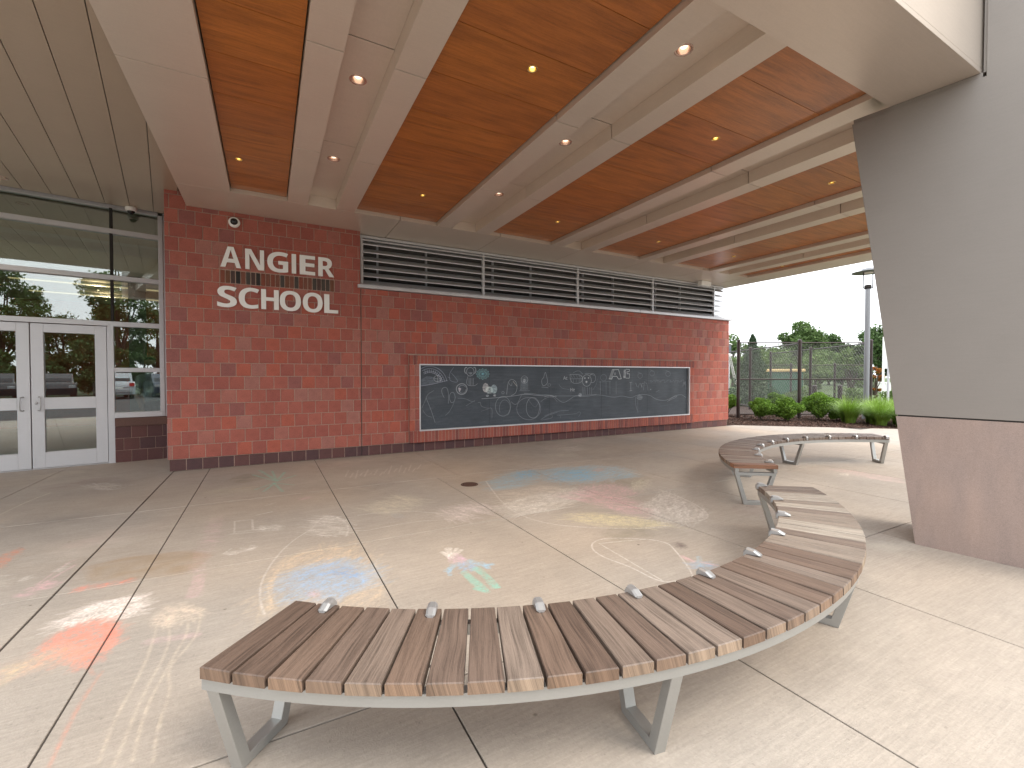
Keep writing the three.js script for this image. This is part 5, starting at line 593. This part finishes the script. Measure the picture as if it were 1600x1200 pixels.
{
  const shrub = (label, x, z, h, r, stemH) => {
    const t = thing('round_shrub', label, 'shrub', 'clipped round shrubs by the fence', [x, -0.03, z]); const cy = h - r * 0.8;
    const st = []; for (let i = 0; i < 7; i++) { const a = rr(0, 6.3), d = rr(0.3, 0.75) * r; st.push(rod([rr(-0.04, 0.04), 0, rr(-0.04, 0.04)], [Math.cos(a) * d, cy - r * 0.15, Math.sin(a) * d], 0.012, 5, 0.006)); }
    mesh('stems', merge(st), mBark, t);
    const bump = [...Array(12)].map(() => { const q = inBall(), l = Math.hypot(...q); return q.map(v => v / l); });
    mesh('foliage', leafMesh(6500, () => { const q = inBall(), l = Math.hypot(...q) || 1, d = q.map(v => v / l); let b = 0; for (const c of bump) b = Math.max(b, d[0] * c[0] + d[1] * c[1] + d[2] * c[2]); const k = r * (0.70 + 0.42 * Math.pow(Math.max(0, b), 9)) * Math.cbrt(rnd() * 0.75 + 0.25); return [d[0] * k * 1.08, cy + d[1] * k * 0.78, d[2] * k * 1.08]; }, 0.034, GR.fresh, 0.6), mLeaf, t);
  };
  shrub('round green shrub left of the pair before the fence', 14.12, -8.93, 0.74, 0.40); shrub('round green shrub right of the pair before the fence', 14.62, -8.42, 0.76, 0.42);
  shrub('largest round green shrub beside the ornamental grass', 15.75, -8.05, 0.93, 0.50); shrub('round green shrub half hidden behind the brick wall corner', 14.42, -10.45, 0.90, 0.45); shrub('round shrub behind the chain link fence', 17.0, -10.15, 0.86, 0.48);
  shrub('grey green low shrub between the large shrub and the grass', 16.15, -7.65, 0.62, 0.36);
  const mBlade = new THREE.MeshPhysicalMaterial({ vertexColors: true, roughness: 0.6, side: THREE.DoubleSide, transmission: 0.3, thickness: 0 });
  const clump = (label, x, z, h, r, n) => {
    const t = thing('ornamental_grass', label, 'grass clump', 'bright green grass clumps', [x, -0.03, z]), P = [], C = [];
    for (let i = 0; i < n; i++) {
      const a = rr(0, 6.283), lean = rr(0.1, 1), L = h * rr(0.7, 1.15), b0 = [Math.cos(a) * r * 0.25 * rnd(), 0, Math.sin(a) * r * 0.25 * rnd()], w = rr(0.006, 0.011), s = [-Math.sin(a + 0.6), Math.cos(a + 0.6)], k = rr(0.75, 1.25), c = [0.25 * k, 0.40 * k, 0.05 * k];
      const pt = u => [b0[0] + Math.cos(a) * lean * r * u * u * 1.1, L * (u - 0.42 * lean * u * u * u), b0[2] + Math.sin(a) * lean * r * u * u * 1.1], N = 4;
      for (let j = 0; j < N; j++) { const p = pt(j / N), q = pt((j + 1) / N), w0 = w * (1 - j / N * 0.8), w1 = w * (1 - (j + 1) / N * 0.95); const v = [[p[0] - s[0] * w0, p[1], p[2] - s[1] * w0], [p[0] + s[0] * w0, p[1], p[2] + s[1] * w0], [q[0] + s[0] * w1, q[1], q[2] + s[1] * w1], [q[0] - s[0] * w1, q[1], q[2] - s[1] * w1]]; for (const m of [0, 1, 2, 0, 2, 3]) { P.push(...v[m]); C.push(...c); } }
    }
    const g = new THREE.BufferGeometry(); g.setAttribute('position', new THREE.Float32BufferAttribute(P, 3)); g.setAttribute('color', new THREE.Float32BufferAttribute(C, 3)); g.computeVertexNormals(); mesh('blades', g, mBlade, t);
  };
  const gl = ['leftmost grass clump beside the large shrub', 'grass clump in front of the lamp post', 'wide grass clump at the paving edge below the lamp', 'grass clump nearest the pier edge', 'grass clump behind the lamp post', 'low grass clump at the far right of the bed', 'grass clump between the lamp and the pier'];
  [[15.75, -7.2, 0.84, 0.66, 1000], [16.2, -6.75, 0.86, 0.66, 1000], [15.75, -6.4, 0.76, 0.64, 1000], [15.75, -5.85, 0.70, 0.6, 1000], [17.2, -6.9, 0.86, 0.66, 700], [17.1, -5.9, 0.8, 0.66, 700], [16.5, -6.2, 0.86, 0.66, 900]].forEach(([x, z, h, r, n], i) => clump(gl[i], x, z, h, r, n));
}
// ------------------------------------------------------------ chain link enclosure
{
  const mPost = std({ color: rgb(0.035, 0.022, 0.02), roughness: 0.45, metalness: 0.3 }), mWire = std({ color: rgb(0.17, 0.165, 0.16), roughness: 0.5, metalness: 0.3 });
  const fence = (label, pts, h, wire, midRail, gap = 0.055) => {
    const t = thing('chain_link_fence', label, 'fence');
    for (const p of pts) { const g = new THREE.CylinderGeometry(0.055, 0.055, h + 0.08, 12); const m = mesh('post', g, mPost, t); m.position.set(p[0], h / 2 - 0.02, p[1]); const c = mesh('post_cap', lathe([[0, 0.04], [0.03, 0.035], [0.058, 0.01], [0.06, -0.02]], 12), mPost, t); c.position.set(p[0], h + 0.02, p[1]); }
    for (let i = 0; i < pts.length - 1; i++) {
      const A = pts[i], B = pts[i + 1], L = Math.hypot(B[0] - A[0], B[1] - A[1]), P = (u, y) => [A[0] + (B[0] - A[0]) * u / L, y, A[1] + (B[1] - A[1]) * u / L];
      for (const y of midRail ? [0.12, h * 0.5, h - 0.06] : [0.12, h - 0.06]) mesh('rail', rod(P(0.05, y), P(L - 0.05, y), 0.022, 8), mPost, t);
      const w = [], y0 = 0.1, y1 = h - 0.05, H = y1 - y0;
      for (let s = -H; s < L; s += gap) for (const d of [1, -1]) { // diagonal wires
        let u0 = s, u1 = s + H, v0 = y0, v1 = y1; if (u0 < 0) { v0 = y0 - u0; u0 = 0; } if (u1 > L) { v1 = y1 - (u1 - L); u1 = L; } if (u1 - u0 < 0.02) continue;
        w.push(d > 0 ? rod(P(u0, v0), P(u1, v1), wire, 4) : rod(P(L - u0, v0), P(L - u1, v1), wire, 4));
      }
      const m = mesh('wire_mesh', merge(w), mWire, t);
    }
  };
  fence('tall dark chain link fence behind the round shrubs', [[14.17, -9.82], [16.0, -8.82], [18.14, -7.66]], 2.62, 0.002, true);
  fence('side run of chain link fence leading back from the right corner', [[18.35, -7.75], [20.6, -10.9], [22.8, -14.0]], 2.62, 0.003, false, 0.16);
  fence('inner chain link fence behind the middle post', [[16.35, -9.0], [18.4, -12.2], [20.4, -15.4]], 2.62, 0.003, false, 0.16);
  fence('low far chain link fence before the trees', [[22.5, -15.2], [24.6, -14.0], [26.6, -12.85], [28.2, -11.95]], 2.05, 0.003, false, 0.14);
  for (const [x, z, l] of [[22.45, -11.69, 'left dark bollard seen through the fence'], [23.5, -11.12, 'right dark bollard seen through the fence']]) { const t = thing('bollard', l, 'bollard', 'dark bollards behind the fence', [x, -0.05, z]); mesh('shaft', new THREE.CylinderGeometry(0.10, 0.10, 1.0, 14).translate(0, 0.5, 0), mPost, t); mesh('cap', lathe([[0, 1.05], [0.06, 1.04], [0.10, 1.0], [0.105, 0.99]], 14), mPost, t); }
}
// ------------------------------------------------------------ lamp post
{
  const mLamp = std({ color: rgb(0.22, 0.225, 0.24), roughness: 0.45, metalness: 0.4 });
  const t = thing('lamp_post', 'grey lamp post with round flat hood rising from the grass', 'street lamp', null, [17.55, -0.05, -7.52]);
  mesh('pole', lathe([[0.11, 0], [0.11, 0.25], [0.078, 0.27], [0.075, 4.36], [0.0, 4.37]], 18), mLamp, t);
  mesh('collar', lathe([[0.0, 4.37], [0.10, 4.37], [0.10, 4.47], [0.07, 4.5], [0, 4.5]], 18), mDark, t);
  for (const s of [-1, 1]) mesh('yoke_arm', merge([rod([s * 0.16, 4.38, 0], [s * 0.16, 4.93, 0], 0.016, 8), rod([0, 4.39, 0], [s * 0.165, 4.39, 0], 0.016, 8)]), mDark, t).rotation.y = -0.5;
  mesh('hood', lathe([[0, 4.90], [0.45, 4.905], [0.46, 4.915], [0.2, 4.95], [0.18, 5.03], [0.0, 5.05]], 32), mLamp, t);
  mesh('lens', lathe([[0, 4.87], [0.13, 4.875], [0.15, 4.899]], 20), mWhite, t);
}
// ------------------------------------------------------------ things beyond the fence
{
  const c = thing('storage_container', 'green site container with pale yellow roof behind the fence', 'container', null, [28.35, -0.1, -16.45], 0.50);
  const mG = std({ color: rgb(0.035, 0.13, 0.075), roughness: 0.55 }), mY = std({ color: rgb(0.72, 0.52, 0.24), roughness: 0.6 });
  mesh('body', box(-1.25, 1.25, 0.1, 1.75, -0.9, 0.9, 0.02), mG, c); mesh('roof', box(-1.4, 1.35, 1.752, 1.92, -1.0, 1.02, 0.03), mY, c);
  for (const x of [-1.0, -0.5, 0, 0.5, 1.0]) mesh('rib', box(x - 0.025, x + 0.025, 0.15, 1.7, 0.9005, 0.925, 0.004), mG, c);
  mesh('notice', box(-0.22, 0.3, 1.12, 1.55, 0.926, 0.935, 0.002), mWhite, c).userData.label = 'white notice sheet on the container'; mesh('notice', box(-0.75, -0.5, 1.22, 1.5, 0.926, 0.935, 0.002), mY, c).userData.label = 'yellow notice sheet on the container'; mesh('notice', box(0.42, 0.62, 0.8, 1.1, 0.926, 0.935, 0.002), mWhite, c).userData.label = 'small white notice low on the container'; mesh('notice', box(0.75, 0.95, 1.2, 1.6, 0.926, 0.935, 0.002), mY, c).userData.label = 'yellow notice at the right end of the container';
  const w = thing('white_wall', 'low white wall right of the lamp post in the distance', 'wall', null, [48.1, -0.1, -19.3], 0.5); mesh('panel', box(-3, 3, 0.0, 0.86, -0.12, 0.12, 0.01), mWhite, w); mesh('coping', box(-3.05, 3.05, 0.862, 0.92, -0.17, 0.17, 0.01), mWhite, w);
  const s = thing('sign_post', 'slim grey post beside the pier edge', 'post', null, [24.26, -0.1, -9.57]); mesh('pole', rod([0, 0, 0], [0, 2.3, 0], 0.045, 10), mAlu, s); mesh('cap', lathe([[0, 2.33], [0.04, 2.32], [0.05, 2.3]], 10), mAlu, s);
  const f = thing('flag_pole', 'tall thin white pole behind the pier edge', 'pole', null, [28.96, -0.1, -11.65]); mesh('pole', rod([0, 0, 0], [0, 3.6, 0], 0.06, 10, 0.045), mWhite, f); mesh('banner', box(0.05, 0.55, 1.9, 3.5, -0.01, 0.01, 0.003), mWhite, f).rotation.y = -0.9;
  const p = thing('solar_panel', 'dark blue panel on white rail beyond the wall corner', 'panel', null, [22.6, -0.1, -16.2], 0.5); const mP = std({ color: rgb(0.03, 0.04, 0.07), roughness: 0.35 });
  for (let i = 0; i < 3; i++) for (let j = 0; j < 2; j++) mesh('cell', box(-1.2 + i * 0.62, -0.6 + i * 0.62, 2.76 + j * 0.25, 3.0 + j * 0.25, -0.03, 0.0, 0.004), mP, p);
  mesh('rail', box(-1.3, 0.75, 2.62, 2.74, -0.04, 0.04, 0.006), mWhite, p); mesh('rail', box(-1.3, 0.75, 3.27, 3.32, -0.04, 0.04, 0.006), mWhite, p); mesh('support', rod([-0.9, 0, -0.1], [-0.9, 3.2, -0.1], 0.05, 8), mAlu, p); mesh('support', rod([0.5, 0, -0.1], [0.5, 3.2, -0.1], 0.05, 8), mAlu, p);
  for (const x of [-0.9, -0.2]) mesh('brace', rod([x - 0.3, 2.55, 0.1], [x + 0.9, 1.0, 0.3], 0.035, 6), mWhite, p);
  // trees
  tree('far_tree', 'tall rounded tree rising above the fence left of the lamp', 'tree', 'trees beyond the fence', 73, -40, 11.0, 4.4, 12000, 0.22, GR.mid, { trunk: 0.12, blobs: 44 });
  const dk = ['dark broad tree left of the lamp post behind the fence', 'dark broad tree in the middle of the tree line', 'dark broad tree directly behind the lamp post', 'dark tree between the lamp post and the pier', 'dark tree hidden furthest right behind the pier'];
  [[80, -39.5, 9.3, 4.4], [81.9, -38.5, 8.9, 4.4], [84.2, -37.3, 9.6, 4.6], [78, -31.8, 10.2, 4.6], [76, -24, 10, 5]].forEach(([x, z, h, s], i) => tree('far_tree', dk[i], 'tree', 'trees beyond the fence', x, z, h, s, 8500, 0.26, GR.dark, { trunk: 0.05, blobs: 24 }));
  const lt = ['pale green small tree left of the container', 'pale green small tree behind the container roof', 'pale green small tree right of the container', 'pale young tree just left of the lamp post', 'pale young tree left of the far bollards', 'pale bushy tree in the far middle'];
  [[46, -31, 5.2, 3.0], [50, -30.5, 5.0, 3.2], [48, -26.5, 4.4, 3.0], [33.9, -15.4, 3.7, 1.3], [31.5, -16.4, 3.1, 1.3], [56, -28.5, 5.2, 3.4]].forEach(([x, z, h, s], i) => tree('young_tree', lt[i], 'tree', 'pale trees behind the fence', x, z, h, s, 4500, s > 2 ? 0.13 : 0.075, GR.light, { trunk: 0.14, blobs: 18 }));
  [[55, -39, 7.3, 3.2, 'green tree above the corner of the brick wall'], [62, -40, 6.0, 3.4, 'low green tree between the wall corner and the tall tree'], [67, -41.5, 6.2, 3.4, 'low green tree just left of the tall tree']].forEach(([x, z, h, s, l]) => tree('far_tree', l, 'tree', 'trees beyond the fence', x, z, h, s, 4500, 0.2, GR.mid, { trunk: 0.16, blobs: 18 }));
  tree('orange_shrub', 'orange leaved shrub right of the lamp post', 'shrub', null, 35.6, -14.78, 2.5, 0.55, 1400, 0.07, [[0.35, 0.10, 0.02], [0.42, 0.15, 0.03], [0.2, 0.16, 0.03]], { trunk: 0.1, blobs: 9 });
  [[26.5, -10.2, 0.8, 0.9, 'low green bush right of the lamp post'], [30.5, -11.2, 1.1, 1.3, 'low green bush before the white wall'], [23.8, -13.2, 1.0, 1.1, 'low green bush behind the bollards'], [26, -12, 0.9, 1.1, 'low pale bush right of the bollards']].forEach(([x, z, h, s, l]) => tree('low_bush', l, 'bush', 'low bushes beyond the fence', x, z, h, s, 2200, 0.05, GR.light, { trunk: 0.05, blobs: 12 }));
  // spruce behind the fence
  const sp = thing('spruce_tree', 'dark conical spruce behind the left fence panel', 'tree', null, [20.9, -0.1, -13.75]);
  mesh('trunk', rod([0, 0, 0], [0, 3.4, 0], 0.09, 8, 0.012), mBark, sp);
  mesh('crown', leafMesh(9000, () => { const u = Math.pow(rnd(), 1.5), y = 0.25 + 3.3 * u, tier = 0.82 + 0.3 * Math.abs(Math.sin(y * 5.2)), R = (1.25 * (1 - u) + 0.04) * tier * Math.sqrt(rnd()), a = rr(0, 6.283); return [Math.cos(a) * R, y - R * 0.12, Math.sin(a) * R]; }, 0.055, [[0.055, 0.10, 0.05], [0.075, 0.125, 0.06], [0.045, 0.085, 0.042]], 0.4), mLeaf, sp);
}
// ------------------------------------------------------------ street side that the glass mirrors
{
  const car = (label, x, z, turn, paint) => {
    const t = thing('parked_car', label, 'car', 'cars parked across the road', [x, -0.085, z], turn), L = 4.5;
    const prof = pts => { const s = new THREE.Shape(); s.moveTo(...pts[0]); for (let i = 1; i < pts.length; i++) s.lineTo(...pts[i]); s.closePath(); return s; };
    const body = new THREE.Shape(); body.moveTo(-2.2, 0.35); body.lineTo(-2.25, 0.7); body.quadraticCurveTo(-2.2, 0.95, -2.1, 1.0); body.lineTo(-1.15, 1.06); body.lineTo(2.05, 1.06); body.quadraticCurveTo(2.22, 1.0, 2.25, 0.8); body.lineTo(2.22, 0.35);
    body.lineTo(1.75, 0.35); body.absarc(1.38, 0.35, 0.37, 0, Math.PI, false); body.lineTo(-1.02, 0.35); body.absarc(-1.4, 0.35, 0.37, 0, Math.PI, false); body.closePath();
    const mPaint = new THREE.MeshPhysicalMaterial({ color: rgb(...paint), roughness: 0.35, metalness: 0.3, clearcoat: 1 });
    const ex = (s, w, b) => { const g = new THREE.ExtrudeGeometry(s, { depth: w - 2 * b, bevelEnabled: true, bevelSize: b, bevelThickness: b, bevelSegments: 3, curveSegments: 10 }); g.translate(0, 0, -w / 2 + b); return g; };
    mesh('body', ex(body, 1.78, 0.06), mPaint, t);
    mesh('cabin', ex(prof([[-1.1, 1.10], [-0.45, 1.58], [1.6, 1.62], [2.08, 1.10]]), 1.54, 0.06), mPaint, t);
    for (const s of [-1, 1]) { mesh('side_window', box(-0.55, 0.55, 1.16, 1.52, s > 0 ? 0.771 : -0.779, s > 0 ? 0.779 : -0.771, 0.002), mBlackGloss, t); mesh('side_window', box(0.62, 1.55, 1.16, 1.52, s > 0 ? 0.771 : -0.779, s > 0 ? 0.779 : -0.771, 0.002), mBlackGloss, t); mesh('tail_light', box(2.24, 2.33, 0.82, 1.04, s * 0.7 - 0.13, s * 0.7 + 0.13, 0.01), std({ color: rgb(0.5, 0.02, 0.02), roughness: 0.25 }), t); mesh('headlight', box(-2.32, -2.22, 0.72, 0.88, s * 0.66 - 0.16, s * 0.66 + 0.16, 0.02), mStopper, t); }
    const ws = box(-0.02, 0.02, 0, 0.62, -0.68, 0.68, 0.005); ws.rotateZ(-0.94); ws.translate(-1.10, 1.13, 0); mesh('windscreen', ws, mBlackGloss, t);
    const rw = box(-0.02, 0.02, 0, 0.52, -0.66, 0.66, 0.005); rw.rotateZ(0.75); rw.translate(2.08, 1.14, 0); mesh('rear_window', rw, mBlackGloss, t);
    for (const [wx, s] of [[-1.4, -1], [-1.4, 1], [1.38, -1], [1.38, 1]]) { const w = new THREE.Group(); w.name = 'wheel'; w.position.set(wx, 0.33, s * 0.78); t.add(w); const ty = lathe([[0.2, -0.1], [0.3, -0.11], [0.33, -0.08], [0.33, 0.08], [0.3, 0.11], [0.2, 0.1]], 24); ty.rotateX(Math.PI / 2); mesh('tyre', ty, mDark, w); const ri = lathe([[0, 0.06], [0.05, 0.07], [0.19, 0.05], [0.205, 0.09], [0.2, -0.09], [0, -0.05]], 20); ri.rotateX(s > 0 ? Math.PI / 2 : -Math.PI / 2); mesh('rim', ri, mAlu, w); }
    mesh('bumper', box(2.27, 2.36, 0.42, 0.66, -0.82, 0.82, 0.03), mPaint, t); mesh('number_plate', box(2.361, 2.368, 0.68, 0.78, -0.25, 0.25, 0.003), mWhite, t);
  };
  const P2 = Math.PI / 2;
  car('black parked car furthest left across the road', -4.9, 22.9, -P2, [0.012, 0.013, 0.015]); car('black parked car beside the silver one across the road', -2.3, 22.6, -P2, [0.02, 0.02, 0.024]); car('silver parked car with red tail lights across the road', 0.35, 20.6, P2 , [0.42, 0.44, 0.46]); car('dark blue parked car furthest right across the road', 3.2, 21.8, -P2, [0.03, 0.04, 0.07]);
  const lb = ['leftmost', 'second', 'third', 'fourth', 'fifth', 'sixth', 'seventh', 'rightmost'];
  [[-11, 33, 11, 4.5], [-5.2, 36, 11.5, 3.6], [-7, 29, 6, 3.2], [1.6, 31, 12.5, 3.4], [-1.6, 35, 7.2, 3.6], [4.5, 33, 9.5, 3.6], [9, 30, 10, 4.2], [14, 33, 12, 5]].forEach(([x, z, h, s], i) => tree('roadside_tree', lb[i] + ' leafy tree across the road mirrored in the entrance glass', 'tree', 'trees across the road', x, z, h, s, 7000, 0.15, GR.mid, { trunk: 0.24, blobs: 20 }));
  for (let i = 0; i < 11; i++) tree('hedge_shrub', (['first', 'second', 'third', 'fourth', 'fifth', 'sixth', 'seventh', 'eighth', 'ninth', 'tenth', 'eleventh'][i]) + ' hedge shrub from the left behind the parked cars', 'shrub', 'hedge behind the parked cars', -14 + i * 2.8, 27.5 + rr(-0.4, 0.4), rr(4.0, 5.2), 2.1, 4200, 0.15, GR.dark, { trunk: 0.03, blobs: 18 });
}
// ------------------------------------------------------------ person in the lobby
{
  const t = thing('person', 'person in pale blue shirt and dark trousers standing behind the side window', 'person', null, [FX + 1.17 * Math.cos(TH) - 0.8 * Math.sin(TH), 0.0, FZ - 1.17 * Math.sin(TH) - 0.8 * Math.cos(TH)], 0.9);
  const J = [ // bone: a, b, ra, rb
    [[0, 1.48, 0], [0, 1.56, 0.01], 0.052, 0.05], [[0, 1.62, 0.02], [0, 1.70, 0.015], 0.085, 0.09], [[0, 1.635, 0.10], [0, 1.65, 0.105], 0.016, 0.014],
    [[0, 1.36, 0], [0, 1.10, 0.01], 0.135, 0.12], [[-0.13, 1.40, 0], [0.13, 1.40, 0], 0.075, 0.075], [[-0.07, 1.0, 0], [0.07, 1.0, 0], 0.125, 0.125],
    [[-0.19, 1.40, 0], [-0.235, 1.12, -0.03], 0.055, 0.045], [[-0.235, 1.12, -0.03], [-0.21, 0.88, 0.06], 0.043, 0.032], [[-0.21, 0.88, 0.06], [-0.20, 0.76, 0.09], 0.034, 0.022], [[0.19, 1.40, 0], [0.235, 1.12, -0.03], 0.055, 0.045], [[0.235, 1.12, -0.03], [0.21, 0.88, 0.06], 0.043, 0.032], [[0.21, 0.88, 0.06], [0.20, 0.76, 0.09], 0.034, 0.022],
    [[-0.09, 0.94, 0], [-0.10, 0.5, 0.02], 0.088, 0.062], [[-0.10, 0.5, 0.02], [-0.11, 0.09, -0.01], 0.06, 0.042], [[-0.11, 0.05, -0.02], [-0.125, 0.04, 0.15], 0.045, 0.035], [[0.09, 0.94, 0], [0.10, 0.5, 0.02], 0.088, 0.062], [[0.10, 0.5, 0.02], [0.11, 0.09, -0.01], 0.06, 0.042], [[0.11, 0.05, -0.02], [0.125, 0.04, 0.15], 0.045, 0.035]];
  const res = 84, mc = new MarchingCubes(res, mBark, false, false, 120000); mc.isolation = 0;
  const S = 0.93; // half size
  const sd = (p, [a, b, r0, r1]) => { const d = [b[0] - a[0], b[1] - a[1], b[2] - a[2]], q = [p[0] - a[0], p[1] - a[1], p[2] - a[2]], h = Math.max(0, Math.min(1, (q[0] * d[0] + q[1] * d[1] + q[2] * d[2]) / (d[0] ** 2 + d[1] ** 2 + d[2] ** 2))); return Math.hypot(q[0] - d[0] * h, q[1] - d[1] * h, q[2] - d[2] * h) - (r0 + (r1 - r0) * h); };
  for (let k = 0; k < res; k++) for (let j = 0; j < res; j++) for (let i = 0; i < res; i++) {
    const p = [(i / res * 2 - 1) * S, (j / res * 2 - 1) * S + 0.9, (k / res * 2 - 1) * S]; let d = 9;
    if (Math.abs(p[0]) < 0.36 && Math.abs(p[2]) < 0.26) for (const b of J) { const e = sd(p, b), h = Math.max(0, Math.min(1, 0.5 + 0.5 * (d - e) / 0.03)); d = d + (e - d) * h - 0.03 * h * (1 - h); }
    mc.field[i + j * res + k * res * res] = -d;
  }
  mc.update();
  const n = mc.count, g = new THREE.BufferGeometry(), P = new Float32Array(n * 3), C = new Float32Array(n * 3);
  for (let i = 0; i < n; i++) {
    const x = mc.positionArray[i * 3] * S, y = mc.positionArray[i * 3 + 1] * S + 0.9, z = mc.positionArray[i * 3 + 2] * S; P.set([x, y, z], i * 3);
    const hair = y > 1.74 || (y > 1.58 && z < -0.005), c = y > 1.5 ? (hair ? [0.03, 0.02, 0.015] : [0.45, 0.27, 0.19]) : y < 0.09 ? [0.02, 0.02, 0.02] : Math.abs(x) > 0.165 && y < 1.12 ? [0.45, 0.27, 0.19] : y > 0.98 ? [0.62, 0.68, 0.80] : [0.02, 0.02, 0.024]; C.set(c, i * 3);
  }
  g.setAttribute('position', new THREE.BufferAttribute(P, 3)); g.setAttribute('normal', new THREE.BufferAttribute(mc.normalArray.slice(0, n * 3), 3)); g.setAttribute('color', new THREE.BufferAttribute(C, 3));
  mesh('body', g, std({ vertexColors: true, roughness: 0.8 }), t);
}
renderer.render(scene, camera);
